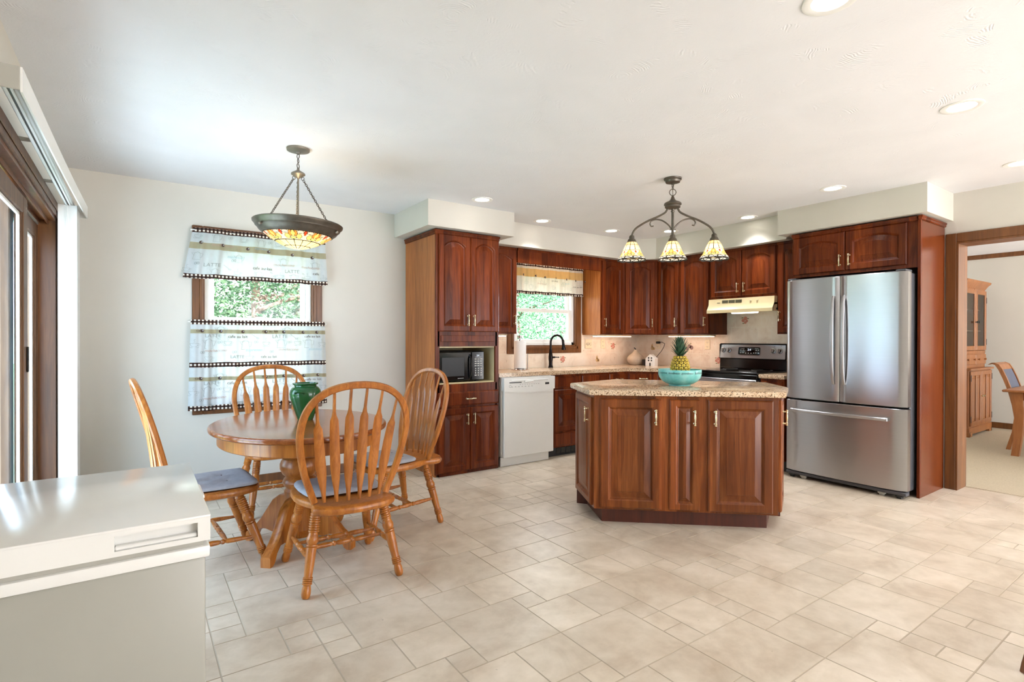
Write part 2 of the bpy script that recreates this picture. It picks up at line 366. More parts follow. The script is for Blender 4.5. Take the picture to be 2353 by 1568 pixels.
# ------------------------------------------------------------------ room shell
YS = -3.6            # the room runs on behind the camera; unseen end left open for soft daylight
def build_floor():
    rnd = random.Random(11); u = .1205; x0, y0 = .371-10*u, 2.43-60*u; nx, ny = 56, 84
    xa, xb, ya, yb = XL-.15, XB+.19, YS, YA+.1
    mb = MB(); mb.box((xa, ya, -.06), (xb, yb, -.002), 0, 1)
    occ = [[0]*ny for _ in range(nx)]; tiles = []
    def free(i, j, w_, h_): return i+w_ <= nx and j+h_ <= ny and all(not occ[a][b] for a in range(i, i+w_) for b in range(j, j+h_))
    def put(i, j, w_, h_):
        for a in range(i, i+w_):
            for b in range(j, j+h_): occ[a][b] = 1
        tiles.append((i, j, w_, h_))
    # repeating module of 3x3, 2x2 and 1x1 tiles set in diagonal steps
    for a_ in range(-60, 60):
        for b_ in range(-60, 60):
            i, j = 10+3*a_+4*b_, 60-3*a_+2*b_
            if 0 <= i and 0 <= j and free(i, j, 3, 3): put(i, j, 3, 3)
    for j in range(ny):
        for i in range(nx):
            if occ[i][j]: continue
            r = rnd.random()
            if r < .30 and free(i, j, 3, 3): put(i, j, 3, 3)
            elif r < .9 and free(i, j, 2, 2): put(i, j, 2, 2)
            elif r < .8 and free(i, j, 3, 2): put(i, j, 3, 2)
            else: put(i, j, 1, 1)
    lay = mb.bm.faces.layers.float.new('tint'); g = .0015
    for i, j, a, b in tiles:
        X0, Y0, X1, Y1 = x0+i*u+g, y0+j*u+g, x0+(i+a)*u-g, y0+(j+b)*u-g
        X0, X1, Y0, Y1 = max(X0, xa), min(X1, xb), max(Y0, ya), min(Y1, yb)
        if X1-X0 < .01 or Y1-Y0 < .01: continue
        t = rnd.random(); e = .0015
        o_ = [mb.v(p) for p in ((X0, Y0, -.0018), (X1, Y0, -.0018), (X1, Y1, -.0018), (X0, Y1, -.0018))]
        n_ = [mb.v(p) for p in ((X0+e, Y0+e, 0), (X1-e, Y0+e, 0), (X1-e, Y1-e, 0), (X0+e, Y1-e, 0))]
        fs = [mb.face(n_)]+[mb.face([o_[k], o_[(k+1) % 4], n_[(k+1) % 4], n_[k]], 1) for k in range(4)]
        fs[0][lay] = t
        for f in fs: f.smooth = False
    struct('floor', mb, ['floor', 'grout'])
build_floor()
mb = MB(); mb.box((XB+.19, -2.5, -.06), (10., 2.75, .004)); struct('floor.001', mb, 'carpet')
mb = MB(); mb.box((XL-.2, YS, ZC), (10., YA+.2, ZC+.12)); struct('ceiling', mb, 'ceiling')

def wall_y(name, x0, x1, y0, y1, holes, z1=ZC):      # wall along x between y0 and y1 with rectangular holes (x0,x1,z0,z1)
    mb = MB(); xs = x0
    for hx0, hx1, hz0, hz1 in sorted(holes):
        mb.box((xs, y0, 0), (hx0, y1, z1))
        if hz0 > 0: mb.box((hx0, y0, 0), (hx1, y1, hz0))
        mb.box((hx0, y0, hz1), (hx1, y1, z1)); xs = hx1
    mb.box((xs, y0, 0), (x1, y1, z1)); struct(name, mb, 'wall')
def wall_x(name, y0, y1, x0, x1, holes, z1=ZC):
    mb = MB(); ys = y0
    for hy0, hy1, hz0, hz1 in sorted(holes):
        mb.box((x0, ys, 0), (x1, hy0, z1))
        if hz0 > 0: mb.box((x0, hy0, 0), (x1, hy1, hz0))
        mb.box((x0, hy0, hz1), (x1, hy1, z1)); ys = hy1
    mb.box((x0, ys, 0), (x1, y1, z1)); struct(name, mb, 'wall')
W1 = (.43, 1.28, .70, 2.05); W2 = (3.45, 4.39, 1.145, 2.05); DR = (2.50, 4.40, 0, 1.985); OP = (-.6, 1.475, 0, 2.03)
wall_y('wall_back', XL-.16, XB+.19, YA, YA+.15, [W1, W2])
wall_x('wall_left', YS, YA, XL-.16, XL, [DR])
wall_x('wall_right', YS, YA, XB, XB+.19, [OP])
# dining room beyond the cased opening
mb = MB(); mb.box((XB+.19, 2.62, 0), (9.95, 2.75, ZC)); struct('wall_dining_side', mb, 'wall')
mb = MB(); mb.box((9.8, -2.5, 0), (9.95, 2.62, ZC)); struct('wall_dining_end', mb, 'wall')
mb = MB(); mb.box((9.78, -2.5, 2.375), (9.80, 2.62, 2.437), .004); struct('trim_4', mb, 'trim')
mb = MB(); mb.box((9.785, -2.5, .004), (9.80, 2.62, .085), .004); struct('baseboard_dining', mb, 'trim')
# soffits above the cabinets
mb = MB(); mb.box((2.043, 4.156, ZS), (2.949, YA, ZC)); struct('trim_1', mb, 'wall')
SB = 4.475; SBX = 5.085
mb = MB(); mb.prism([(2.949, YA), (2.949, SB), (4.84, SB), (SBX, 4.23), (SBX, 2.66), (XB, 2.66), (XB, YA)], ZS-.018, ZC); struct('trim_2', mb, 'wall')
mb = MB(); mb.box((4.916, 1.5014, ZS), (XB, 2.66, ZC)); struct('trim_3', mb, 'wall')
mb = MB()
mb.box((2.949, SB-.012, ZS-.018), (4.84, SB, ZS-.004)); mb.box((SBX-.012, 2.66, ZS-.018), (SBX, 4.23, ZS-.004)); struct('trim_5', mb, 'wall')
# baseboard
mb = MB(); mb.box((XL+.07, YA-.014, 0), (2.14, YA, .085), .004); struct('baseboard_back', mb, 'trim')
# cased opening to the dining room
mb = MB()
mb.box((XB-.016, 1.475, 0), (XB, 1.548, 2.105), .004); mb.box((XB-.016, OP[0]-.07, 2.03), (XB, 1.475, 2.105), .004)
mb.box((XB-.016, OP[0]-.07, 0), (XB, OP[0], 2.03), .004)
mb.box((XB-.016, 1.462, 0), (XB+.206, 1.475, 2.03)); mb.box((XB-.016, OP[0], 2.017), (XB+.206, 1.462, 2.03)); mb.box((XB-.016, OP[0], 0), (XB+.206, OP[0]+.013, 2.017))
mb.box((XB+.19, 1.475, 0), (XB+.206, 1.55, 2.105)); mb.box((XB+.19, OP[0]-.07, 2.03), (XB+.206, 1.475, 2.105))
struct('trim_6', mb, 'trim')

# ------------------------------------------------------------------ windows
def window(name, W, sash_z, cas):
    x0, x1, z0, z1 = W; r = sempty(name)
    def casing(mb):
        c = cas
        mb.box((x0-c, YA-.018, z0-c), (x0, YA, z1+c), .005); mb.box((x1, YA-.018, z0-c), (x1+c, YA, z1+c), .005)
        mb.box((x0, YA-.018, z1), (x1, YA, z1+c), .005); mb.box((x0, YA-.018, z0-c), (x1, YA, z0), .005)
        for a, b in (((x0-c*.35, YA-.026, z0-c*.35), (x0, YA-.016, z1+c*.35)), ((x1, YA-.026, z0-c*.35), (x1+c*.35, YA-.016, z1+c*.35)), ((x0-c*.3, YA-.026, z0-c*.35), (x1+c*.3, YA-.016, z0))): mb.box(a, b, .004)
        for a, b in (((x0, YA-.016, z0), (x0+.012, YA+.06, z1)), ((x1-.012, YA-.016, z0), (x1, YA+.06, z1)), ((x0, YA-.016, z0), (x1, YA+.06, z0+.012)), ((x0, YA-.016, z1-.012), (x1, YA+.06, z1))): mb.box(a, b)
    part('window_casing', r, 'trim', casing)
    def frame(mb):
        f = .035
        for a, b in (((x0+.012, YA+.02, z0+.012), (x0+.012+f, YA+.12, z1-.012)), ((x1-.012-f, YA+.02, z0+.012), (x1-.012, YA+.12, z1-.012)), ((x0+.012, YA+.02, z0+.012), (x1-.012, YA+.12, z0+.012+f)), ((x0+.012, YA+.02, z1-.012-f), (x1-.012, YA+.12, z1-.012))): mb.box(a, b, .003)
    part('window_frame', r, 'vinyl', frame)
    a0, a1 = x0+.045, x1-.045
    def sash(zl, zh, yy):
        def f(mb):
            s = .042
            for p, q in (((a0, yy, zl), (a0+s, yy+.03, zh)), ((a1-s, yy, zl), (a1, yy+.03, zh)), ((a0+s, yy, zl), (a1-s, yy+.03, zl+s)), ((a0+s, yy, zh-s), (a1-s, yy+.03, zh))): mb.box(p, q, .004)
        o = part('window_sash', r, 'vinyl', f)
        part('pane', o, 'glass', lambda mb: mb.box((a0+s_, yy+.012, zl+s_), (a1-s_, yy+.017, zh-s_)))
    s_ = .040
    sash(z0+.04, sash_z+.02, YA+.03); sash(sash_z-.02, z1-.04, YA+.075)
    part('sash_lock', r, 'vinyl', lambda mb: mb.box(((x0+x1)/2-.035, YA+.015, sash_z+.015), ((x0+x1)/2+.035, YA+.032, sash_z+.03), .004))
window('window_1', W1, 1.385, .075)
window('window_2', W2, 1.565, .082)

# ------------------------------------------------------------------ sliding patio door in the left wall
def patio_door():
    r = sempty('door_1'); y0, y1, _, zt = DR
    def casing(mb):
        mb.box((XL, y1, 0), (XL+.016, y1+.075, zt+.09), .004); mb.box((XL, y0-.075, 0), (XL+.016, y0, zt+.09), .004); mb.box((XL, y0, zt), (XL+.016, y1, zt+.09), .004)
        mb.box((XL+.016, y0-.07, zt+.03), (XL+.022, y1+.07, zt+.08), .003)
    part('door_casing', r, 'door_wood', casing)
    def jamb(mb):
        mb.box((XL-.16, y1-.02, 0), (XL+.004, y1, zt)); mb.box((XL-.16, y0, 0), (XL+.004, y0+.02, zt)); mb.box((XL-.16, y0+.02, zt-.02), (XL+.004, y1-.02, zt))
        mb.box((XL-.035, y0+.02, zt-.045), (XL-.028, y1-.02, zt-.02)); mb.box((XL-.075, y0+.02, zt-.04), (XL-.070, y1-.02, zt-.02))
    part('door_jamb', r, 'trim', jamb)
    part('head_track', r, 'grey_plastic', lambda mb: mb.box((XL-.14, y0+.02, zt-.05), (XL-.076, y1-.02, zt-.02)))
    part('threshold', r, 'chrome', lambda mb: mb.box((XL-.16, y0+.02, 0), (XL-.005, y1-.02, .02), .004))
    def panel(ya, yb, xx, st):
        def f(mb):
            zb, zh = .025, zt-.055
            mb.box((xx-.036, ya, zb), (xx, ya+st, zh), .004); mb.box((xx-.036, yb-st, zb), (xx, yb, zh), .004)
            mb.box((xx-.036, ya+st, zb), (xx, yb-st, zb+.16), .004); mb.box((xx-.036, ya+st, zh-.085), (xx, yb-st, zh), .004)
            for q in ((ya+st-.002, zb+.15, ya+st+.014, zh-.08), (yb-st-.014, zb+.15, yb-st+.002, zh-.08)): mb.box((xx-.03, q[0], q[1]), (xx-.006, q[2], q[3]), .003)
        o = part('door_panel', r, 'door_wood', f)
        def bead(mb):
            zb, zh = .185, zt-.14
            mb.box((xx-.024, ya+st+.012, zb), (xx-.012, ya+st+.030, zh), .003); mb.box((xx-.024, yb-st-.030, zb), (xx-.012, yb-st-.012, zh), .003); mb.box((xx-.024, ya+st+.012, zh-.018), (xx-.012, yb-st-.012, zh), .003)
        part('glazing_bead', o, 'vinyl', bead)
        part('pane', o, 'glass_blue', lambda mb: mb.box((xx-.021, ya+st, .18), (xx-.016, yb-st, zt-.135)))
        return o
    p1 = panel(y0+.03, 3.62, XL-.032, .115); panel(3.47, y1-.03, XL-.078, .10)
    part('handle', p1, 'black_matte', lambda mb: mb.box((XL-.032, 3.575, 1.06), (XL-.024, 3.60, 1.19), .004))
patio_door()

# ------------------------------------------------------------------ outside
mb = MB(); mb.box((-30, YA+.15, -.5), (40, 45, -.4)); mb.box((-30, -1.0, -.5), (-4.5, YA+.15, -.4))
struct('ground_lawn', mb, 'grass')
mb = MB(); mb.box((-4.5, -1.0, -.5), (XL-.16, YA+.15, -.06)); mb.box((-20, -22, -.5), (30, -1.0, -.1)); struct('ground_patio_bounce', mb, 'patio')  # pale south slab is unseen, added to bounce light onto the ceiling
def tree(x, y, h, rad, n, label, seed, ls=.075, low=.2, name='tree', lm='leaf'):
    rnd = random.Random(seed); r = thing(name, label, 'tree', (x, y, -.4)); 
    def trunk(mb):
        mb.tube([(0, 0, 0), (.05, 0, h*.3), (-.03, .04, h*.6), (0, 0, h*.9)], [.11, .09, .06, .02], 8)
        for k in range(14):
            a = rnd.uniform(0, 2*PI); z = rnd.uniform(h*.15, h*.75); L = rnd.uniform(.5, .95)*rad
            p = [(0, 0, z)]
            for i in range(1, 5): p.append((L*i/4*math.cos(a+.1*i), L*i/4*math.sin(a+.1*i), z+.28*L*(i/4)+rnd.uniform(-.05, .05)))
            mb.tube(p, [.035, .028, .02, .012, .005], 6)
    part('trunk', r, 'bark', trunk)
    def crown(mb):
        lay = mb.bm.faces.layers.float.new('tint')
        cl = []
        for k in range(46):
            a = rnd.uniform(0, 2*PI); rr = rad*math.sqrt(rnd.random()); z = h*low+(h*(1-low))*rnd.random(); s_ = math.sin(PI*min(1, max(.08, (z-h*low)/(h*(1-low)))))**.5
            cl.append((rr*math.cos(a)*s_, rr*math.sin(a)*s_, z, rnd.random()))
        for k in range(n):
            c = rnd.choice(cl); g = rad*.24
            p = Vector((rnd.gauss(c[0], g), rnd.gauss(c[1], g), rnd.gauss(c[2], g)))
            d = Vector((rnd.gauss(0, 1), rnd.gauss(0, 1), rnd.gauss(-.2, .7))).normalized(); s_ = d.cross(Vector((rnd.gauss(0, 1), rnd.gauss(0, 1), rnd.gauss(0, 1)))).normalized(); L = ls*rnd.uniform(.6, 1.3)
            nn = d.cross(s_)*L*.12
            q = [mb.v(p), mb.v(p+d*L*.5+s_*L*.28+nn), mb.v(p+d*L), mb.v(p+d*L*.5-s_*L*.28+nn)]
            f = mb.face([q[0], q[1], q[2]]); f2 = mb.face([q[0], q[2], q[3]]); t = min(1, max(0, .65*c[3]+rnd.uniform(0, .4)))
            f[lay] = t; f2[lay] = t
    o = part('foliage', r, lm, crown); return r
tree(1.35, 7.9, 3.6, 1.35, 13000, 'loose leafy tree outside the window behind the table', 3, .07, .06, lm='leaf_dark')
tree(3.1, 13.2, 5.0, 2.2, 11000, 'taller leafy tree beyond the tree outside the table window', 5, .13, .06, lm='leaf_dark')
tree(6.2, 8.6, 3.6, 1.25, 20000, 'dense green shrub outside the window over the sink', 8, .065, .02)
tree(9.6, 10.4, 4.2, 1.7, 18000, 'dense green tree right of the shrub outside the sink window', 9, .085, .02)
tree(9.4, 16.8, 6.0, 2.6, 16000, 'tall green tree farthest back outside the sink window', 12, .18, .02)
mb = MB(); mb.box((XL-.16, YS-.15, 0), (2.1, YS, ZC)); mb.box((2.1, YS-.15, 2.1), (XB+.19, YS, ZC)); struct('wall_front_light_block', mb, 'wall')  # unseen wall and header added to cut daylight from the open end
# ------------------------------------------------------------------ cabinetry
def loop_pts(x, z, w_, h_, arch, n=12):
    p = [(x, z), (x+w_, z)]
    for k in range(n+1):
        s = 1-k/n; u = 2*s-1
        p.append((x+w_*s, z+h_-arch*(abs(u)**2.2)))
    return p
def door_geo(mb, x, z, w_, h_, yf, arch=0., st=.058, t=.02, m=0):
    """raised panel door, front face towards -y at yf-t"""
    rail = min(st, h_*.3); stl = min(st, w_*.27)
    def ring(ins, dep, a=0., top=0.):
        return [(px, yf-dep, pz) for px, pz in loop_pts(x+ins[0], z+ins[1], w_-2*ins[0], h_-2*ins[1]-top, a)]
    a = arch
    def I(d): return (stl+d, rail+d)
    R = [ring((0, 0), 0), ring((0, 0), t-.007), ring((.008, .008), t), ring(I(-.010), t, a), ring(I(-.003), t-.0035, a), ring(I(.004), t-.012, a), ring(I(.009), t-.0135, a)]
    fld = min(.040, (w_-2*stl)*.28, (h_-2*rail)*.28)
    R += [ring(I(.010+fld), t-.003, a*.9), ring(I(.011+fld), t-.0012, a*.9), ring(I(.014+fld), t-.001, a*.9)]
    mb.rings(R, m, True, False, True)
def slab_geo(mb, x, z, w_, h_, yf, t=.02):
    r = lambda i, d: [(x+i, yf-d, z+i), (x+w_-i, yf-d, z+i), (x+w_-i, yf-d, z+h_-i), (x+i, yf-d, z+h_-i)]
    mb.rings([r(0, 0), r(0, t-.007), r(.009, t-.004), r(.012, t), r(.016, t)], 0, True, False, True)
def pull_geo(mb, x, z, yf, vert=True):
    L = .048; a = Vector((0, 0, 1)) if vert else Vector((1, 0, 0)); c = Vector((x, yf, z))
    for s in (-1, 1):
        p = c+a*(s*L*.8); mb.lathe([(.0075, 0), (.0075, .002), (.005, .004), (.005, .022)], 10, p, (0, -1, 0))
    prof = [(-1.08, .0045), (-1.02, .0075), (-.92, .0075), (-.86, .0048), (-.78, .0072), (-.68, .0072), (-.6, .0042), (-.3, .0058), (0, .0072), (.3, .0058), (.6, .0042), (.68, .0072), (.78, .0072), (.86, .0048), (.92, .0075), (1.02, .0075), (1.08, .0045)]
    mb.lathe([(r, t*L) for t, r in prof], 10, c+Vector((0, -.024, 0)), a)
def door(parent, x, z, w_, h_, yf, arch=0., hx=None, hz=None, mat='cherry', T=None, st=.058):
    mb = MB(); 
    if T is not None: mb.T = T
    door_geo(mb, x, z, w_, h_, yf, arch, st); o = obj('door', mb, mat, parent, .35)
    if hx is not None:
        m2 = MB(); 
        if T is not None: m2.T = T
        pull_geo(m2, hx, hz, yf-.02); obj('handle', m2, 'brass', o)
    return o
def drawer(parent, x, z, w_, h_, yf, handle=True, mat='cherry', T=None):
    mb = MB()
    if T is not None: mb.T = T
    slab_geo(mb, x, z, w_, h_, yf); o = obj('drawer_front', mb, mat, parent, .35)
    if handle:
        m2 = MB()
        if T is not None: m2.T = T
        pull_geo(m2, x+w_/2, z+h_/2, yf-.02, False); obj('handle', m2, 'brass', o)
    return o
RB = -PI/2           # units on the right wall face -x
# --- tall pantry cabinet with microwave niche
def pantry():
    W, D, H = .668, .645, 2.19
    t = thing('pantry_cabinet', 'tall cherry pantry cabinet with open microwave niche beside the dishwasher', 'cabinet', (2.157, 4.235, 0))
    def carc(mb):
        f = .038
        mb.box((f, .0, .0), (W-.0, D, .02))          # base
        mb.box((W-.019, .02, .02), (W, D, H-.03)); mb.box((.019, D-.012, .02), (W-.019, D, H-.03))
        for z0, z1 in ((.02, .032), (.595, .635), (.74, .822), (1.162, 1.312), (2.165, 2.185)): mb.box((0.019, .0, z0), (W-.019, .02, z1), .001)
        mb.box((0.0, 0, .018), (f, .02, H-.03), .001); mb.box((W-f, 0, .018), (W, .02, H-.03), .001)
        mb.box((f, .02, .60), (W-.019, D-.012, .615)); mb.box((f, .02, 1.275), (W-.019, D-.012, 1.29)); mb.box((f, 0.02, 2.15), (W-.019, D-.012, 2.165))
        mb.box((.05, -.012, 1.205), (W-.05, 0, 1.262), .003)
    part('carcass', t, 'cherry', carc)
    part('side_panel', t, 'cherry_side', lambda mb: (mb.box((0, .02, .0), (.019, D, H-.03)),), label='lighter natural side panel')
    part('toe_board', t, 'black_matte', lambda mb: mb.box((.02, .05, 0), (W-.02, .06, .03)))
    def crown(mb): mb.box((-.012, -.012, H-.032), (W+.004, D, H+.004), .006); mb.box((-.02, -.02, H-.006), (W+.008, D, H+.012), .006)
    part('crown_molding', t, 'cherry', crown)
    def niche(mb):
        mb.box((f_, .02, .822), (W-f_, D-.02, .832)); mb.box((f_, .02, 1.15), (W-f_, D-.02, 1.162)); mb.box((f_-.012, .02, .822), (f_, D-.02, 1.162)); mb.box((W-f_, .02, .822), (W-f_+.012, D-.02, 1.162)); mb.box((f_, D-.03, .832), (W-f_, D-.02, 1.15))
    f_ = .042
    part('niche_liner', t, 'niche', niche, label='cream melamine liner of the microwave niche')
    door(t, .024, 1.297, .322, .868, 0, .045, .315, 1.40); door(t, .349, 1.297, .312, .868, 0, .045, .378, 1.40)
    drawer(t, .024, .622, .637, .128, 0)
    door(t, .024, .03, .322, .575, 0, 0, .312, .50); door(t, .349, .03, .312, .575, 0, 0, .384, .50)
    return t
pantry()
def wall_cab(label, loc, rz, W, D, z0, z1, doors, mat='cherry', side=None, extra=None, group=None):
    t = thing('wall_cabinet', label, 'cabinet', loc, rz, group)
    def c(mb):
        mb.box((0, 0, z0), (W, D, z1-.028), .001); 
        mb.box((-.002, -.01, z1-.03), (W+.002, D, z1), .004)
    part('carcass', t, 'cherry', c)
    for d in doors: door(t, *d)
    if side is not None: part('side_panel', t, 'cherry_side', lambda mb: mb.box((side, .002, z0-.003), (side+(-.004 if side <= 0 else .004), D, z1-.032)), label='lighter natural side panel')
    return t
U0, U1 = 1.285, 2.19
hz = U0+.145
wall_cab('cherry wall cabinet between the pantry cabinet and the sink window', (2.829, 4.57, 0), 0, .447, .315, U0, U1, [(.012, U0+.012, .425, .87, 0, .045, .402, hz)])
wall_cab('narrow cherry wall cabinet right of the sink window', (4.50, 4.57, 0), 0, .378, .315, U0, U1, [(.02, U0+.012, .345, .87, 0, .045, .052, hz)], side=0.)
# diagonal corner cabinet
def corner_cab():
    t = thing('wall_cabinet', 'diagonal cherry corner wall cabinet over the pear-shaped jug', 'cabinet', (4.879, 4.57, 0))
    a = Vector((0, 0)); b = Vector((.291, -.291)); L = .4115; R = Matrix.Rotation(-PI/4, 4, 'Z')
    def c(mb):
        mb.prism([(0, .0), (.291, -.291), (.612, -.291), (.612, .312), (0, .312)], U0, U1-.03)
        mb.prism([(-.006, -.004), (.285, -.301), (.614, -.301), (.614, .314), (-.006, .314)], U1-.03, U1)
    part('carcass', t, 'cherry', c)
    door(t, .028, U0+.012, L-.056, .87, 0, .045, L-.062, hz, T=R)
corner_cab()
wall_cab('narrow cherry wall cabinet between corner cabinet and wider right-wall cabinet', (5.17, 4.277, 0), RB, .328, .322, U0, U1, [(.022, U0+.012, .295, .87, 0, .045, .285, hz)])
wall_cab('cherry wall cabinet left of the range hood', (5.17, 3.947, 0), RB, .398, .322, U0, U1, [(.014, U0+.012, .366, .87, 0, .045, .342, hz)])
wall_cab('short two-door cherry wall cabinet above the range hood', (5.17, 3.547, 0), RB, .75, .322, 1.665, U1, [(.012, 1.69, .36, .475, 0, .045, .338, 1.775), (.378, 1.69, .36, .475, 0, .045, .412, 1.775)])
wall_cab('narrow cherry wall cabinet between range hood and refrigerator', (5.17, 2.795, 0), RB, .24, .322, U0, U1, [(.012, U0+.012, .21, .87, 0, .04, .035, hz+.03)])
# fridge surround
def fridge_surround():
    t = thing('wall_cabinet', 'wide two-door cherry cabinet above the refrigerator', 'cabinet', (4.985, 2.552, 0), RB)
    W = .974
    def c(mb): mb.box((0, 0, 1.80), (W, .505, 2.165), .001); mb.box((-.004, -.014, 2.163), (W+.002, .505, 2.185), .005); mb.box((-.008, -.022, 2.18), (W+.002, .505, 2.20), .006); mb.box((0, .02, .0), (.012, .505, 1.80))
    part('carcass', t, 'cherry', c)
    door(t, .012, 1.825, .438, .337, 0, .035, .416, 1.915, st=.062); door(t, .455, 1.825, .448, .337, 0, .035, .490, 1.915, st=.062)
    p = thing('refrigerator_end_panel', 'full height cherry end panel right of the refrigerator', 'cabinet panel', (4.96, 1.553, 0))
    part('panel', p, 'cherry_panel', lambda mb: mb.box((.02, 0, 0), (.52, .02, 2.165), .002)); part('face_stile', p, 'cherry', lambda mb: mb.box((0, 0, 0), (.02, .022, 2.165), .002))
    part('crown_molding', p, 'cherry', lambda mb: (mb.box((-.01, -.012, 2.163), (.52, .02, 2.185), .005), mb.box((-.016, -.018, 2.18), (.52, .02, 2.20), .006)))
fridge_surround()
# board over the sink window
def header():
    t = thing('window_header_board', 'cherry board joining the wall cabinets above the sink window', 'cabinet board', (3.277, 4.555, 0))
    part('board', t, 'cherry', lambda mb: mb.box((0, 0, 2.035), (1.222, .019, 2.185), .002)); part('top_strip', t, 'cherry', lambda mb: mb.box((0, -.01, 2.165), (1.222, .019, 2.19), .003))
header()
# base cabinets
def base_run():
    t = thing('sink_base_cabinet', 'cherry sink base cabinet right of the dishwasher', 'cabinet', (3.506, 4.262, 0))
    W = .80
    part('carcass', t, 'cherry', lambda mb: mb.box((0, 0, .10), (W, .62, CT-.04), .001)); part('toe_board', t, 'black_matte', lambda mb: mb.box((0, .055, 0), (W, .07, .10)))
    part('vent_grille', t, 'black', lambda mb: [mb.box((.10+k*.07, .05, .02), (.155+k*.07, .056, .085), .002) for k in range(5)])
    drawer(t, .02, .72, .37, .12, 0, False); drawer(t, .41, .72, .37, .12, 0, False); drawer(t, .02, .115, .76, .135, 0, False)
    door(t, .02, .265, .37, .44, 0, 0, .36, .62); door(t, .41, .265, .37, .44, 0, 0, .44, .62)
    t = thing('corner_base_cabinet', 'cherry corner base cabinet below the pear-shaped jug', 'cabinet', (4.31, 4.262, 0))
    part('carcass', t, 'cherry', lambda mb: mb.prism([(0, 0), (.31, 0), (.572, -.262), (.572, -.262), (1.18, -.262), (1.18, .62), (0, .62)][:3]+[(1.18, -.262), (1.18, .62), (0, .62)], .10, CT-.04))
    part('toe_board', t, 'black_matte', lambda mb: mb.prism([(0, .06), (.33, .06), (.63, -.24), (1.18, -.24), (1.18, .62), (0, .62)], 0, .10))
    drawer(t, .015, .72, .28, .12, 0); door(t, .015, .115, .28, .59, 0, 0, .265, .60)
    R = Matrix.Translation((.31, 0, 0)) @ Matrix.Rotation(-PI/4, 4, 'Z')
    drawer(t, .02, .72, .33, .12, 0, T=R); door(t, .02, .115, .33, .59, 0, 0, .32, .60, T=R)
    t = thing('base_cabinet', 'cherry base cabinet between corner cabinet and range', 'cabinet', (4.882, 3.998, 0), RB)
    part('carcass', t, 'cherry', lambda mb: mb.box((0, 0, .10), (.412, .605, CT-.04), .001)); part('toe_board', t, 'black_matte', lambda mb: mb.box((0, .055, 0), (.412, .07, .10)))
    drawer(t, .015, .72, .38, .12, 0); door(t, .015, .115, .38, .59, 0, 0, .36, .60)
    t = thing('base_cabinet', 'narrow cherry base cabinet between range and refrigerator', 'cabinet', (4.882, 2.80, 0), RB)
    part('carcass', t, 'cherry', lambda mb: mb.box((0, 0, .10), (.23, .605, CT-.04), .001)); part('toe_board', t, 'black_matte', lambda mb: mb.box((0, .055, 0), (.23, .07, .10)))
    drawer(t, .012, .72, .206, .12, 0); door(t, .012, .115, .206, .59, 0, 0, .19, .60)
base_run()
mb = MB(); mb.prism([(2.832, YA-.012), (2.832, 4.235), (4.60, 4.235), (4.852, 3.98), (4.852, 3.583), (XB-.012, 3.583), (XB-.012, YA-.012)], CT-.038, CT, .008)
tag(obj('worktop', mb, 'granite'), 'L-shaped speckled worktop along the sink window wall to the range', 'countertop')
mb = MB(); mb.prism([(4.852, 2.804), (4.852, 2.556), (XB-.012, 2.556), (XB-.012, 2.804)], CT-.038, CT, .008)
tag(obj('worktop', mb, 'granite'), 'small speckled worktop between range and refrigerator', 'countertop')
# backsplash
def splash():
    mb = MB(); t = .01
    mb.box((2.829, YA-t, CT), (3.36, YA, 1.30)); mb.box((3.36, YA-t, CT), (4.48, YA, 1.062)); mb.box((4.48, YA-t, CT), (XB, YA, 1.30))
    mb.box((XB-t, 2.54, CT), (XB, YA-t, 1.30)); mb.box((XB-t, 2.74, 1.30), (XB, 3.56, 1.70))
    r = struct('trim_7', mb, 'tile')
    cols = ['decor_red', 'decor_grey', 'decor_pear']
    M['decor_red'] = plain('tile_decor_red', (206, 138, 118), .45, var=.12, nscale=60); M['decor_grey'] = plain('tile_decor_plum', (146, 118, 112), .45, var=.12, nscale=60); M['decor_pear'] = plain('tile_decor_pear', (214, 180, 128), .45, var=.12, nscale=60); M['decor_leaf'] = plain('tile_decor_leaf', (150, 140, 100), .45)
    def blob(mb, fn, cx, cz, rx, rz_, m):
        mb.face([mb.v(fn(cx+rx*math.cos(k*PI/8), cz+rz_*math.sin(k*PI/8))) for k in range(16)], m)
    def decor(kind, fn):
        def f(mb):
            if kind == 0:
                for x, z, r in ((-.022, .0, .019), (.006, .022, .022), (.022, -.006, .015), (.004, -.022, .016)): blob(mb, fn, x, z, r, r*.95, 0)
                for x, z in ((-.03, .03), (.036, .02), (-.02, -.032)): blob(mb, fn, x, z, .013, .006, 1)
            elif kind == 1:
                for x, z, r in ((-.032, -.015, .021), (.0, .016, .024), (.028, .0, .026)): blob(mb, fn, x, z, r, r, 0)
                mb.stroke([(0, .03), (.004, .045), (.012, .06)], .005, fn, 1); blob(mb, fn, .016, .048, .012, .005, 1)
            else:
                blob(mb, fn, 0, -.016, .026, .026, 0); blob(mb, fn, -.004, .014, .015, .022, 0); blob(mb, fn, .026, -.022, .018, .018, 0); mb.stroke([(-.004, .03), (0, .046)], .004, fn, 1)
        part('painted_fruit', r, [('decor_red', 'decor_grey', 'decor_pear')[kind], 'decor_leaf'], f)
    for k, x, z in ((0, 4.18, .985), (0, 5.03, 1.14), (2, 4.75, .985)): decor(k, lambda a, b, x=x, z=z: (x+a, YA-t-.0006, z+b))
    for k, y, z in ((0, 3.33, 1.44), (1, 2.83, 1.36), (1, 4.05, 1.13), (2, 4.20, .985), (0, 3.66, .985), (2, 4.62, 1.13)): decor(k, lambda a, b, y=y, z=z: (XB-t-.0006, y-a, z+b))
splash()
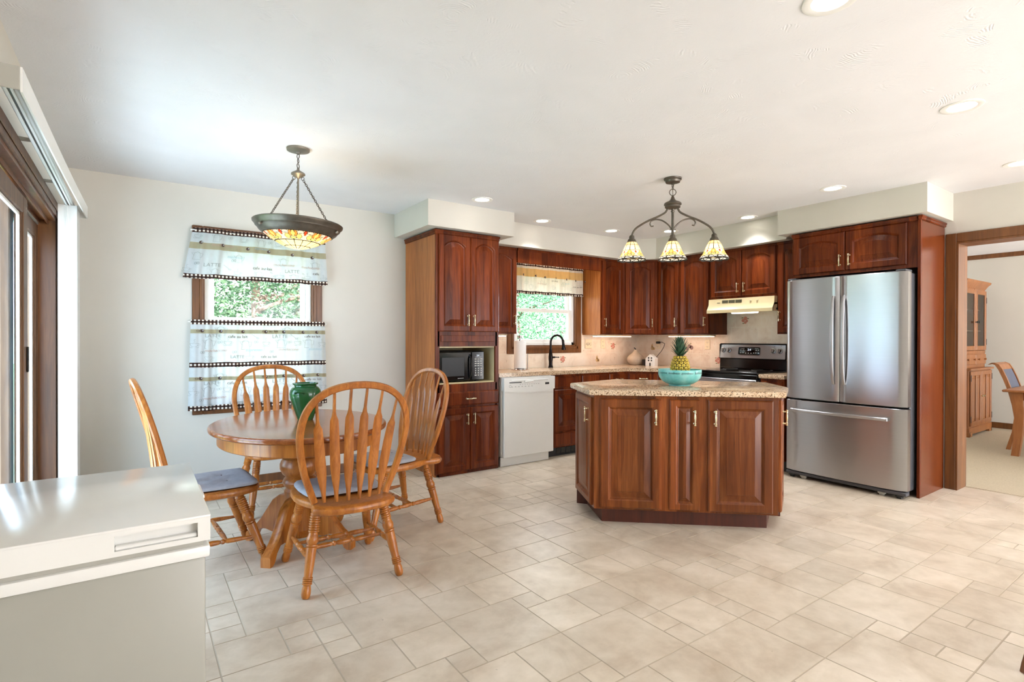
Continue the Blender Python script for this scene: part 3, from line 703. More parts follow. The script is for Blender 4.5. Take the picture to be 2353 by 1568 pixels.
# outlets
def outlet(label, loc, rz, kind):
    t = thing('wall_plate', label, 'outlet', loc, rz)
    w2 = .058 if kind == 'wide' else .036
    part('cover_plate', t, 'plate', lambda mb: mb.box((-w2, -.006, -.058), (w2, 0, .058), .003))
    def d(mb):
        if kind == 'wide':
            fn = lambda a, b: (a, -.0066, b)
            for o, q in ((-.026, .012), (-.006, .014), (.014, .010)): mb.stroke([(o+q*math.cos(k*.7), q*1.1*math.sin(k*.7)) for k in range(10)], .0025, fn)
            mb.stroke([(-.048+.096*k/16, -.010+.012*math.sin(k*.8)) for k in range(17)], .0025, fn); mb.stroke([(.030, .014), (.042, .006), (.048, .012)], .003, fn)
        else:
            for z in (-.026, .026):
                mb.box((-.010, -.0072, z-.006), (-.007, -.006, z+.006)); mb.box((.007, -.0072, z-.006), (.010, -.006, z+.006)); mb.box((-.002, -.0072, z-.014), (.002, -.006, z-.010))
    part('painted_motif' if kind == 'wide' else 'socket_slots', t, 'mark_grey' if kind != 'wide' else 'ink', d)
    return t
outlet('wide almond wall plate with scribbled motif beside the sink window', (4.595, YA-.011, 1.172), 0, 'wide')
outlet('plain almond outlet on back wall right of the scribbled wall plate', (4.845, YA-.011, 1.172), 0, 'duplex')
outlet('almond outlet holding the black plug above the ceramic house', (XB-.011, 4.53, 1.165), RB, 'duplex')
outlet('almond outlet on the right wall close to the range', (XB-.011, 3.80, 1.17), RB, 'duplex')

# ------------------------------------------------------------------ kitchen island
IP = [(2.43, 2.57), (3.344, 1.747), (3.70, 1.92), (4.0, 2.25), (3.25, 3.13), (2.68, 3.04)]
IC = Vector((3.2, 2.45))
def inset(poly, d):
    out = []; n = len(poly)
    for i in range(n):
        p, q, r = Vector(poly[i-1]), Vector(poly[i]), Vector(poly[(i+1) % n])
        a, b = (q-p).normalized(), (r-q).normalized(); na, nb = Vector((-a.y, a.x)), Vector((-b.y, b.x))
        k = (na+nb); out.append(tuple(q + k*(d/(1+na.dot(nb)))))
    return out
def island():
    P = [tuple(Vector(p)-IC) for p in IP]; body = inset(P, .045); toe = inset(P, .115)
    t = thing('kitchen_island', 'six-sided cherry kitchen island with raised panel doors', 'kitchen island', (IC.x, IC.y, 0))
    part('carcass', t, 'cherry_island', lambda mb: mb.prism(body, .105, CT-.038, .002))
    def tk(mb):
        mb.prism(toe, 0, .105)
        for i in (5, 2):
            a = Vector(body[i]); b = Vector(toe[i]); e = (b-a).normalized(); n_ = Vector((-e.y, e.x))*.01; a = a+e*.004; b = b+e*.02
            mb.prism([tuple(a-n_), tuple(b-n_), tuple(b+n_), tuple(a+n_)], 0, .105)
    part('toe_board', t, 'cherry_dark', tk)
    def facet(i): 
        a, b = Vector(body[i]), Vector(body[(i+1) % 6]); d = b-a
        return Matrix.Translation((a.x, a.y, 0)) @ Matrix.Rotation(math.atan2(d.y, d.x), 4, 'Z'), d.length
    zz, hh, hz_ = .118, .722, .725
    T, L = facet(0)
    door(t, .040, zz, .395, hh, 0, 0, .395, hz_, 'cherry_island', T, .062); door(t, .485, zz, .190, hh, 0, 0, .640, hz_, 'cherry_island', T, .05); door(t, .728, zz, .400, hh, 0, 0, .768, hz_, 'cherry_island', T, .062)
    for i, hs in ((5, 1), (1, 0), (2, 1), (4, 1)):
        T, L = facet(i); door(t, .035, zz, L-.07, hh, 0, 0, (L-.075) if hs else .09, hz_, 'cherry_island', T, .05)
    T, L = facet(3); door(t, .04, zz, L/2-.05, hh, 0, 0, L/2-.05, hz_, 'cherry_island', T); door(t, L/2+.01, zz, L/2-.05, hh, 0, 0, L/2+.05, hz_, 'cherry_island', T)
    mb = MB(); mb.prism(P, CT-.038, CT, .009)
    o = obj('worktop', mb, 'granite'); o.location = (IC.x, IC.y, 0); tag(o, 'six-sided speckled worktop on the kitchen island', 'countertop')
island()
# under-cabinet lights
def strip(label, a, b, z, rz=0, group=None, nm='under_cabinet_light'):
    t = thing(nm, label, 'light', a, rz); L = b
    part('housing', t, 'plate', lambda mb: mb.box((0, 0, z), (L, .09, z+.018), .004)); part('diffuser', t, 'tube', lambda mb: mb.box((.01, .006, z-.008), (L-.01, .084, z), .004))
strip('warm strip light under the wall cabinet right of the sink window', (4.53, 4.66, 0), .62, U0-.019)
strip('warm strip light under the wall cabinets left of the range', (5.26, 4.20, 0), .60, U0-.019, RB)
strip('warm strip light under the wall cabinet beside the pantry', (2.86, 4.66, 0), .36, U0-.019)
strip('warm strip light behind the board above the sink window', (3.55, 4.60, 0), .75, 2.14)
# ------------------------------------------------------------------ appliances
def dishwasher():
    t = thing('dishwasher', 'white dishwasher with control strip between pantry cabinet and sink base cabinet', 'dishwasher', (2.852, 4.222, 0)); W = .642
    part('tub_body', t, 'white_app', lambda mb: mb.box((.01, .03, .09), (W-.01, .60, CT-.04)))
    part('door_panel', t, 'white_app', lambda mb: mb.box((.022, -.012, .085), (W-.006, .03, .735), .006))
    def cp(mb):
        n = 14; P = []
        for k in range(n+1):
            x = k/n; P.append((.016+x*(W-.018), .728-.030*math.sin(PI*x)))
        top = [(W, .855), (.014, .855)]
        f = [(x, z) for x, z in P]+top
        a = [mb.v((x, -.022, z)) for x, z in f]; b = [mb.v((x, .03, z)) for x, z in f]; mb.face(a); m = len(f)
        for i in range(m): mb.face([a[i], a[(i+1) % m], b[(i+1) % m], b[i]])
        mb.box((.10, -.030, .823), (.55, -.020, .832), .003)
    part('control_panel', t, 'white_app', cp)
    def mk(mb):
        mb.box((.075, -.0235, .804), (.22, -.0215, .812)); mb.box((.515, -.0235, .775), (.565, -.0215, .795))
    part('vent_and_display', t, 'black_matte', mk)
    def mk2(mb):
        fn = lambda x, z: (x, -.0228, z)
        for k in range(7): mb.box((.10+k*.04, -.0232, .765), (.115+k*.04, -.022, .769)); 
        for k in range(9): mb.box((.20+k*.028, -.0232, .785), (.212+k*.028, -.022, .788))
        mb.stroke([(.085+.012*math.cos(a*.5), .775+.012*math.sin(a*.5)) for a in range(14)], .0025, fn)
    part('button_marks', t, 'mark_grey', mk2)
    part('latch_handle', t, 'white_app', lambda mb: mb.box((.25, -.036, .806), (.36, -.02, .822), .005))
    part('kick_plate', t, 'white_app', lambda mb: mb.box((.0, .015, .0), (W-.05, .035, .085), .003))
dishwasher()
def microwave():
    t = thing('microwave', 'black countertop microwave inside the pantry cabinet niche', 'microwave', (2.212, 4.30, .832)); W, H, D = .49, .285, .36
    part('body', t, 'black_matte', lambda mb: mb.box((0, .02, .008), (W, D, H), .008))
    part('foot', t, 'black_matte', lambda mb: [mb.box((x, y, 0), (x+.03, y+.03, .01)) for x in (.03, W-.06) for y in (.05, D-.06)])
    part('door', t, 'black', lambda mb: mb.box((.004, -.008, .012), (.345, .02, H-.004), .008))
    part('window_mesh', t, 'black_matte', lambda mb: mb.box((.035, -.0095, .055), (.27, -.007, H-.055), .002))
    part('control_panel', t, 'black', lambda mb: mb.box((.350, -.004, .012), (W-.002, .02, H-.004), .006))
    part('handle', t, 'black', lambda mb: mb.tube([(.325, -.006, .03), (.328, -.03, .06), (.328, -.034, .14), (.328, -.03, .22), (.325, -.006, .25)], .009, 8))
    def btn(mb):
        for r in range(8):
            for c in range(3):
                x = .383+c*.030; z = .205-r*.021-(.005 if r > 3 else 0)
                if r < 4 or (r == 7 and c != 1): mb.box((x, -.0055, z), (x+.022, -.0038, z+.009), .001)
                else: mb.lathe([(.0065, 0), (.0065, .0016)], 10, (x+.011, -.0038, z+.005), (0, -1, 0))
        mb.box((.39, -.0052, .226), (.46, -.0038, .229)); mb.box((.20, -.0094, .034), (.262, -.0078, .037)); mb.box((W-.02, -.0052, .026), (W-.012, -.0038, .031))
    part('button', t, 'mark_white', btn)
    part('clock', t, 'digits', lambda mb: mb.text('2:4', .022, lambda x, z: (.405+x, -.0052, .236+z)))
microwave()
def refrigerator():
    W, H = .925, 1.772
    t = thing('refrigerator', 'stainless french door refrigerator with bottom freezer drawer', 'refrigerator', (4.80, 2.511, 0), RB)
    part('cabinet_body', t, 'fridge_side', lambda mb: (mb.box((.008, .09, .055), (W-.008, .66, H-.02), .006), mb.box((.03, .06, H-.02), (W-.03, .30, H), .004)))
    zs = .700; g = .004; mid = .452
    def curved(x0, x1, z0, z1, bow=.022):
        def f(mb):
            n = 16; fr = []
            for k in range(n+1):
                u = k/n; x = x0+(x1-x0)*u; xx = (x-W/2)/(W/2); e = min(u, 1-u)*(x1-x0); rd = .014
                y = -bow*(1-xx*xx)+ (0 if e > rd else (rd-math.sqrt(max(0, rd*rd-(rd-e)**2)))*.9)
                fr.append((x, y))
            prof = fr+[(x1, .075), (x0, .075)]
            rr = [[(x, y, z) for x, y in prof] for z in (z0, z0+.004, z1-.004, z1)]
            for i in (0, 3): rr[i] = [(x0+.004+(x-x0)*(x1-x0-.008)/(x1-x0), max(y, y) + (.003 if y < .05 else 0), z) for x, y, z in rr[i]]
            mb.rings(rr, 0, True, True, True)
        return f
    a = part('left_door', t, 'steel', curved(.0, mid-g/2, zs+.012, H-.012)); b = part('right_door', t, 'steel', curved(mid+g/2, W, zs+.012, H-.012))
    c = part('freezer_drawer', t, 'steel', curved(.0, W, .065, zs-.004))
    for d, x in ((a, mid-.042), (b, mid+.040)):
        part('handle', d, 'steel', lambda mb: (mb.tube([(x, -.026-.042*math.sin(PI*k/14)**.45, .86+.735*k/14) for k in range(15)], .0135, 10, flat=(1., .8), up=(1, 0, 0)),))
    def fh(mb):
        mb.tube([(.07+(W-.19)*k/14, -.05-.022*math.sin(PI*k/14)**.6, .612) for k in range(15)], .0135, 10)
        for x in (.075, W-.125): mb.box((x-.014, -.058, .598), (x+.014, -.005, .626), .004)
    part('handle', c, 'steel', fh)
    part('door_gasket', t, 'black_matte', lambda mb: (mb.box((.012, .074, .07), (W-.012, .092, H-.02)),))
    def base(mb): mb.box((.02, .03, .025), (W-.02, .12, .062), .004); mb.box((.0, .0, .03), (W, .06, .058), .006)
    part('base_grille', t, 'fridge_side', base)
    for x in (.03, .13, W-.19, W-.07): part('roller', t, 'grey_plastic' if x in (.13, W-.19) else 'black_matte', lambda mb: (mb.lathe([(.018, 0), (.018, .03)], 12, (x, .03, .018), (1, 0, 0)), mb.box((x-.01, .01, .016), (x+.045, .03, .034), .003)))
    part('hinge_cover', t, 'fridge_side', lambda mb: [mb.box((x, .0, H-.012), (x+.07, .12, H+.004), .004) for x in (.01, W-.08)])
refrigerator()
def kitchen_range():
    W = .76
    t = thing('range', 'stainless electric range with black glass cooktop and back control panel', 'stove', (4.862, 3.576, 0), RB)
    part('oven_body', t, 'black_matte', lambda mb: mb.box((0, .03, .02), (W, .60, .885), .003))
    part('cooktop', t, 'black', lambda mb: (mb.box((-.003, -.012, .885), (W+.003, .58, .912), .006),))
    def burner(mb):
        for x, y, r in ((.20, .16, .10), (.56, .16, .08), (.20, .42, .075), (.56, .42, .10)):
            mb.tube([(x+r*math.cos(k*PI/16), y+r*math.sin(k*PI/16), .9122) for k in range(32)], .0012, 4, True)
    part('burner_ring', t, 'mark_grey', burner)
    part('front_trim', t, 'black', lambda mb: mb.box((0, -.016, .845), (W, .03, .884), .004))
    d = part('oven_door', t, 'steel', lambda mb: mb.box((.003, -.03, .22), (W-.003, .03, .84), .006)); part('oven_window', d, 'black', lambda mb: mb.box((.12, -.032, .36), (W-.12, -.028, .66), .003))
    part('handle', d, 'steel', lambda mb: (mb.tube([(.05, -.075, .79), (W-.05, -.075, .79)], .013, 12), mb.box((.06, -.075, .78), (.085, -.028, .80), .003), mb.box((W-.085, -.075, .78), (W-.06, -.028, .80), .003)))
    part('storage_drawer', t, 'steel', lambda mb: mb.box((.003, -.025, .06), (W-.003, .03, .21), .006))
    def bg(mb):
        y0 = .525; P = [(y0, .912), (y0+.006, 1.02), (.60, 1.02), (.60, .912)]
        mb.rings([[(x, y, z) for y, z in P] for x in (.006, W-.006)], 0, True, True, True)
        mb.box((-.001, y0-.012, 1.018), (W+.001, .60, 1.030), .004); mb.box((0, y0+.01, 1.175), (W, .605, 1.187), .005)
        for x in (-.001, W-.010): mb.box((x, y0-.002, 1.02), (x+.011, .605, 1.18), .003)
        mb.box((.02, y0-.016, .912), (W-.02, y0+.002, .922), .003)
    part('backguard', t, 'black', bg)
    Tb = Matrix.Translation((0, .513, 1.024)) @ Matrix.Rotation(math.radians(-10), 4, 'X')
    def cp(mb): mb.T = Tb; mb.box((.008, 0, 0), (W-.008, .03, .155), .004)
    p = part('control_panel', t, 'steel', cp)
    def ds(mb): mb.T = Tb; mb.box((.235, -.004, .042), (.478, .0, .124), .010, seg=2)
    dsp = part('display', p, 'black', ds)
    def dg(mb):
        mb.T = Tb; mb.text('2:4', .032, lambda x, z: (.338+x, -.0048, .086+z))
    part('clock_digits', dsp, 'digits', dg)
    def mk(mb):
        mb.T = Tb
        for x, z in ((.255, .090), (.285, .090), (.43, .090), (.455, .090), (.255, .060), (.283, .060), (.315, .056), (.345, .056), (.375, .056), (.405, .058), (.43, .060), (.455, .060)): mb.box((x, -.0050, z), (x+.012, -.0042, z+.007))
        mb.box((.252, -.005, .110), (.30, -.0042, .113)); mb.box((.42, -.005, .110), (.462, -.0042, .113))
    part('key_marks', dsp, 'mark_white', mk)
    for x in (.045, .113, .62, .69):
        def kn(mb): mb.T = Tb; mb.lathe([(.027, 0), (.027, .006), (.021, .009), (.019, .026), (.016, .030), (0, .030)], 18, (x, 0, .088), (0, -1, 0)); mb.box((x-.004, -.038, .070), (x+.004, -.026, .106), .002)
        def rg(mb): mb.T = Tb; mb.lathe([(.0285, -.001), (.0285, .004), (.024, .005)], 18, (x, 0, .088), (0, -1, 0))
        k = part('knob', p, 'steel', kn); part('knob_ring', k, 'black_matte', rg)
    for x in (.05, .11, .63, .70):
        def mk3(mb): mb.T = Tb; mb.box((x-.005, -.0008, .136), (x+.005, 0, .142))
        part('dial_mark', p, 'mark_grey', mk3)
kitchen_range()
def hood():
    W = .735
    t = thing('range_hood', 'almond under-cabinet range hood with lit lamp over the range', 'range hood', (5.085, 3.535, 0), RB)
    def sh(mb):
        # open-bottomed canopy: sloped front, lip, closed sides
        P = [(.038, 1.663), (.034, 1.60), (.012, 1.56), (.0, 1.545), (.0, 1.513), (.008, 1.511), (.010, 1.54), (.045, 1.58), (.40, 1.60), (.40, 1.663)]
        mb.rings([[(x, y, z) for y, z in P] for x in (0., W)], 0, True, True, True)
        for x in (0., W-.008):
            Q = [(.0, 1.513), (.012, 1.56), (.036, 1.60), (.40, 1.60), (.40, 1.575)]
            if x > 0: Q = [(.0, 1.513), (.012, 1.56), (.036, 1.60), (.40, 1.60), (.40, 1.53)]
            mb.rings([[(xx, y, z) for y, z in Q] for xx in (x, x+.008)], 0, True, True, True)
    part('canopy', t, 'cream', sh)
    def vents(mb):
        for g in range(3):
            for k in range(5): mb.box((.165+g*.078, .0325, 1.616+k*.0065), (.235+g*.078, .0365, 1.6195+k*.0065))
        mb.box((.105, .033, 1.62), (.14, .0362, 1.625))
    part('vent_slots', t, 'black_matte', vents)
    part('switch', t, 'plate', lambda mb: [mb.box((x, .028, 1.622), (x+.02, .04, 1.636), .003) for x in (.48, .55)])
    part('grease_filter', t, 'mark_grey', lambda mb: mb.box((.04, .09, 1.545), (.72, .36, 1.555), .003))
    part('filter_rail', t, 'black_matte', lambda mb: (mb.box((.60, .07, 1.528), (.745, .085, 1.545)), mb.box((.60, .30, 1.535), (.745, .315, 1.55)), mb.box((0.02, .38, 1.53), (.30, .40, 1.56))))
    part('lamp_lens', t, 'hoodlens', lambda mb: mb.box((.27, .03, 1.500), (.55, .085, 1.535), .008))
hood()
def freezer():
    W, D, H = .535, .565, .86
    t = thing('chest_freezer', 'white chest freezer with recessed lid grip in the left foreground', 'freezer', (.127-W, 1.288, 0))
    part('cabinet_body', t, 'freezer_body_shaded', lambda mb: (mb.box((.006, .006, .03), (W-.008, D-.02, .772), .006, seg=2),))
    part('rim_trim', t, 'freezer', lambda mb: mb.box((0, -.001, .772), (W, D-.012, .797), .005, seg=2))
    part('gasket', t, 'grey_plastic', lambda mb: mb.box((.012, .008, .796), (W-.012, D-.02, .809)))
    def lid(mb):
        x0, x1 = .372, .512; z0, z1 = .818, .848
        # lid skin with a real recess for the grip
        for a, b in (((0, 0, .808), (x0, .03, H)), ((x1, 0, .808), (W, .03, H)), ((x0, 0, .808), (x1, .03, z0)), ((x0, 0, z1), (x1, .03, H)), ((0, .03, .808), (W, D, H)), ((x0, .018, z0), (x1, .032, z1))): mb.box(a, b)
        bmesh.ops.remove_doubles(mb.bm, verts=mb.bm.verts, dist=1e-5)
        mb.box((x0, .004, z0), (x1, .02, z0+.008), .002)
    part('lid', t, 'freezer', lid)
    part('lid_edge', t, 'freezer', lambda mb: (mb.box((-.001, -.001, H-.004), (W+.001, D, H+.002), .0025, seg=2), mb.box((W-.004, .18, H-.012), (W+.006, .30, H-.002), .003)))
    part('foot', t, 'black_matte', lambda mb: [mb.box((x, y, 0), (x+.04, y+.04, .032)) for x in (.03, W-.07) for y in (.03, D-.08)])
freezer()

# ------------------------------------------------------------------ dining set
LEGP = [(0, .013), (.03, .016), (.10, .019), (.13, .0215), (.135, .018)] 
def leg_prof():
    p = [(0, .0135), (.02, .016), (.075, .0215), (.085, .0190)]
    for k in range(7):
        a = .09+k*.027; p += [(a, .0195), (a+.008, .0225), (a+.018, .0225), (a+.026, .0195)]
    p += [(.285, .019), (.31, .021), (.345, .0245), (.385, .0235), (.41, .0195), (.415, .0235), (.43, .0235), (.435, .0185), (.445, .0215), (.60, .0205), (.76, .0175)]
    for k in range(4):
        a = .765+k*.022; p += [(a, .0175), (a+.006, .0205), (a+.015, .0205), (a+.021, .0172)]
    p += [(.86, .0165), (.90, .019), (.95, .0195), (.985, .017), (1., .0135)]
    return [(t, r*1.1+(r-.0185)*.25) for t, r in p]
LEGP = leg_prof()
def stretch_prof():
    return [(0, .0075), (.1, .0095), (.26, .0135), (.33, .0125), (.36, .0085), (.375, .0135), (.395, .0135), (.41, .0085), (.44, .0125), (.5, .0145), (.56, .0125), (.59, .0085), (.605, .0135), (.625, .0135), (.64, .0085), (.67, .0125), (.74, .0135), (.9, .0095), (1, .0075)]
def hoop_pts(n=40):
    prof = [(.179, 0), (.200, .06), (.228, .14), (.247, .22), (.259, .30), (.261, .352), (.255, .408), (.237, .464), (.204, .513), (.154, .550), (.095, .571), (.035, .580), (0, .581)]
    L = [(-x, z) for x, z in prof]+[(x, z) for x, z in reversed(prof[:-1])]
    # smooth resample
    P = [Vector((x, 0, z)) for x, z in L]; out = []
    for i in range(len(P)-1):
        p0, p1, p2, p3 = P[max(i-1, 0)], P[i], P[i+1], P[min(i+2, len(P)-1)]
        for k in range(3):
            t = k/3; out.append(.5*((2*p1)+(p2-p0)*t+(2*p0-5*p1+4*p2-p3)*t*t+(3*p1-p0-3*p2+p3)*t**3))
    out.append(P[-1]); return out
def lean(x, s): return Vector((x, -.178-.055*(1-(x/.19)**2 if abs(x) < .19 else 0)*max(0, 1-s*2.2)-.20*s-.10*s*s, .428+s))
def chair(label, loc, rz):
    t = thing('dining_chair', label, 'chair', loc, rz, None)
    def seat(mb):
        half = [(.252, 0), (.250, .09), (.240, .155), (.215, .197), (.17, .222), (.10, .236), (.02, .238), (-.05, .228), (-.11, .208), (-.15, .190), (-.19, .190), (-.225, .203), (-.262, .202), (-.295, .175), (-.325, .11), (-.335, 0)]
        pts = [(x, y) for y, x in half]+[(-x, y) for y, x in reversed(half[1:-1])]
        rr = []
        for ins, z in ((.018, .386), (.005, .392), (0, .402), (0, .412), (.004, .420), (.014, .4255), (.05, .4245), (.11, .418)):
            rr.append([(x*(1-ins/.25), (y+.04)*(1-ins/.28)-.04, z) for x, y in reversed(pts)])
        mb.rings([list(reversed(r)) for r in rr], 0, True, True, True)
    part('seat', t, 'oak', seat)
    legs = {}
    for sx, sy in ((-1, 1), (1, 1), (-1, -1), (1, -1)):
        top = Vector((sx*.165, sy*.145-.02, .398)); bot = Vector((sx*.235, (.262 if sy > 0 else -.250), 0)); legs[sx, sy] = (top, bot)
        part('leg', t, 'oak', lambda mb: mb.turned(top, bot, LEGP, 16))
    def on(k, z): a, b = legs[k]; s = (a.z-z)/(a.z-b.z); return a+(b-a)*s
    sp = stretch_prof()
    for sx in (-1, 1): part('stretcher', t, 'oak', lambda mb: mb.turned(on((sx, 1), .150), on((sx, -1), .165), sp, 12))
    for f in (.34, .60):
        a = on((-1, 1), .150).lerp(on((-1, -1), .165), f); b = on((1, 1), .150).lerp(on((1, -1), .165), f)
        part('stretcher', t, 'oak', lambda mb: mb.turned(a, b, sp, 12))
    H = hoop_pts()
    def hp(mb):
        P = [lean(p.x, p.z) for p in H]; rr = []
        for i, p in enumerate(P):
            tt = (P[min(i+1, len(P)-1)]-P[max(i-1, 0)]).normalized(); d = Vector((0, -.95, -.28)); d = (d-tt*d.dot(tt)).normalized(); s = tt.cross(d)
            hw, hd = .0165, .0135
            rr.append([p+s*a*hw+d*b*hd for a, b in ((-1, -.55), (-.6, -1), (.6, -1), (1, -.55), (1, .55), (.6, 1), (-.6, 1), (-1, .55))])
        mb.rings(rr, 0, True, True, True)
    part('back_hoop', t, 'oak', hp)
    def top_z(x):
        best = min(H, key=lambda p: abs(p.x-x)+(0 if p.z > .3 else 9)); return best.z
    for i in range(6):
        xb = (-2.5+i)*.0545; xt = (-2.5+i)*.0790
        def spd(mb):
            zt = top_z(xt)-.006; rr = []
            for s, w_, d_ in ((0, .0065, .0065), (.10, .0095, .006), (.22, .0165, .0052), (.34, .0205, .0048), (.55, .0195, .0046), (.70, .0175, .0046), (.735, .0165, .0048), (.775, .0095, .0052), (.815, .0066, .0056), (1, .0058, .0056)):
                z = zt*s; x = xb+(xt-xb)*s; p = lean(x, z)
                rr.append([p+Vector((a*w_*1.22, b*d_*1.1, b*d_*-.3)) for a, b in ((-1, 0), (-.5, -1), (.5, -1), (1, 0), (.5, 1), (-.5, 1))])
            mb.rings(rr, 0, True, True, True)
        part('spindle', t, 'oak', spd)
    return t
def pad(label, loc, rz):
    t = thing('seat_cushion', label, 'cushion', loc, rz)
    def f(mb):
        n = 22; tuft = [(-.075, .09), (.075, .09), (-.075, -.05), (.075, -.05), (0, .02)]
        def P(u, v, side):
            # rounded square footprint
            x = u*(.205-.018*(v < 0)*abs(v)); y = v*.172+.062
            k = 1-.10*(abs(u)**6)*(abs(v)**6); x *= k; y = .062+(y-.062)*k
            e = max(abs(u), abs(v)); th = .016*(1-max(0, (e-.80)/.20)**2*.8)
            if side > 0:
                z = .437+th
                for a, b in tuft: z -= .011*math.exp(-((x-a)**2+(y-b)**2)/.0009)
                z -= .003*math.exp(-((x)**2)/.0003)
            else: z = .4275+.004*e**4
            return (x, y, z)
        top = [[mb.v(P(-1+2*i/n, -1+2*j/n, 1)) for i in range(n+1)] for j in range(n+1)]
        bot = [[mb.v(P(-1+2*i/n, -1+2*j/n, -1)) for i in range(n+1)] for j in range(n+1)]
        for j in range(n):
            for i in range(n):
                mb.face([top[j][i], top[j][i+1], top[j+1][i+1], top[j+1][i]]); mb.face([bot[j][i], bot[j+1][i], bot[j+1][i+1], bot[j][i+1]])
        ring = lambda g: [g[0][i] for i in range(n)]+[g[j][n] for j in range(n)]+[g[n][n-i] for i in range(n)]+[g[n-j][0] for j in range(n)]
        a, b = ring(top), ring(bot)
        for k in range(len(a)): mb.face([b[k], b[(k+1) % len(a)], a[(k+1) % len(a)], a[k]])
    part('pad', t, 'cushion', f, 1.2)
    for a, b in ((-.075, .09), (.075, .09), (-.075, -.05), (.075, -.05)): part('tuft_button', t, 'cushion', lambda mb: mb.sphere((a, b, .4445), .005, 8, 5))
    return t
CH = [('near oak arrow-back chair with its back to the viewer', 'grey tufted pad on the near chair with its back to the viewer', (.894, 2.86, 0), math.radians(-2)),
      ('far oak arrow-back chair behind the table under the curtained window', 'grey tufted pad on the far chair under the curtained window', (.86, 4.22, 0), math.radians(180)),
      ('right-hand oak arrow-back chair beside the tall pantry cabinet', 'grey tufted pad on the chair beside the tall pantry cabinet', (1.395, 3.40, 0), math.radians(96)),
      ('left-hand oak arrow-back chair behind the chest freezer', 'grey tufted pad on the chair behind the chest freezer', (.31, 3.385, 0), math.radians(-86))]
for lc, lp, loc, rz in CH: chair(lc, loc, rz); pad(lp, loc, rz)
def table():
    cx, cy, rx, ry, zt = .80, 3.345, .483, .615, .735
    t = thing('dining_table', 'oval oak pedestal dining table with leaf seams', 'table', (cx, cy, 0))
    E = lambda a, b, n=72: [(a*math.cos(2*PI*k/n), b*math.sin(2*PI*k/n)) for k in range(n)]
    def half(sign):
        def f(mb):
            y0, y1 = {1: (.125, 9), 0: (-.124, .124), -1: (-9, -.125)}[sign]; n = 60
            def outline(ins):
                out = []
                if sign == 0:
                    for k in range(9): y = y0+(y1-y0)*k/8; out.append(((rx-ins)*math.sqrt(max(0, 1-(y/ry)**2)), y))
                    for k in range(9): y = y1-(y1-y0)*k/8; out.append((-(rx-ins)*math.sqrt(max(0, 1-(y/ry)**2)), y))
                else:
                    a0 = math.asin(.125/ry)
                    for k in range(n+1):
                        a = a0+(PI-2*a0)*k/n; x, y = (rx-ins)*math.cos(a), max(.125, (ry-ins)*math.sin(a)); out.append((x, y) if sign > 0 else (-x, -y))
                return out
            mb.rings([[(x, y, z) for x, y in outline(i)] for i, z in ((.03, zt-.034), (.012, zt-.032), (.002, zt-.024), (0, zt-.014), (.003, zt-.005), (.010, zt-.001), (.018, zt))], 0, True, True, True)
        return f
    top = part('tabletop', t, 'oak_top', half(1)); part('tabletop_leaf', t, 'oak_top', half(0)); part('tabletop', t, 'oak_top', half(-1))
    def apron(mb):
        mb.rings([[(x, y, z) for x, y in E(rx-i, ry-i)] for i, z in ((.075, zt-.034), (.046, zt-.034), (.046, zt-.10), (.052, zt-.105), (.072, zt-.105), (.075, zt-.034))], 0, True)
    part('apron', t, 'oak', apron)
    def ped(mb):
        mb.box((-.16, -.22, zt-.075), (.16, .22, zt-.036))
        mb.lathe([(.085, 0.08), (.085, .30), (.088, .305), (.088, .33), (.075, .345), (.09, .36), (.098, .38), (.09, .40), (.076, .41), (.098, .43), (.112, .46), (.112, .49), (.098, .52), (.08, .53), (.10, .55), (.105, .575), (.095, .60), (.08, .61), (.10, .63), (.105, .665)], 32)
        mb.lathe([(.06, .055), (.085, .06), (.095, .085), (.085, .10)], 24)
    part('pedestal', t, 'oak', ped)
    for sx, sy in ((-1, -1), (1, -1), (-1, 1), (1, 1)):
        d = Vector((sx*.684, sy*.73, 0)).normalized(); s = Vector((-d.y, d.x, 0))
        def ft(mb):
            prof = [(.07, .30, .08), (.13, .295, .075), (.19, .265, .07), (.25, .20, .085), (.30, .145, .085), (.345, .108, .055), (.375, .090, .012), (.40, .075, .0), (.435, .055, .0)]
            rr = []
            for r, zt_, zb in prof:
                p = d*(r if r < .1 else .1+(r-.1)*.74); w_ = .028
                rr.append([p-s*w_+Vector((0, 0, zb)), p+s*w_+Vector((0, 0, zb)), p+s*w_+Vector((0, 0, zt_-.006)), p+s*(w_-.006)+Vector((0, 0, zt_)), p-s*(w_-.006)+Vector((0, 0, zt_)), p-s*w_+Vector((0, 0, zt_-.006))])
            mb.rings(rr, 0, True, True, True)
        part('foot', t, 'oak', ft)
table()
def green_vase():
    t = thing('green_vase', 'glossy green glazed jar with small lug handles on the dining table', 'vase', (.845, 3.40, .735))
    k = .93
    part('body', t, 'greenpot', lambda mb: mb.lathe([(r*k, z) for r, z in [(0, .0), (.046, 0), (.050, .006), (.062, .04), (.080, .09), (.094, .135), (.098, .16), (.094, .182), (.082, .198), (.070, .206), (.068, .212), (.078, .217), (.080, .222), (.078, .226), (.068, .226), (.062, .21), (.080, .18), (.085, .15), (.05, .03), (0, .02)]], 40))
    for a in (-2.2, .94):
        d = Vector((math.cos(a), math.sin(a), 0)); s = Vector((-d.y, d.x, 0))
        part('lug_handle', t, 'greenpot', lambda mb: mb.tube([d*(.086+.016*math.sin(PI*q/8))+s*(.026*math.cos(PI*q/8))+Vector((0, 0, .168+.012*math.sin(PI*q/8))) for q in range(9)], .0055, 8))
green_vase()
mb = MB(); mb.box((.40, 4.655, .0005), (.66, 4.755, .006), .002, 0)
for k in range(16): mb.box((.412+k*.0152, 4.668, .0055), (.420+k*.0152, 4.742, .0068), 0, 1)
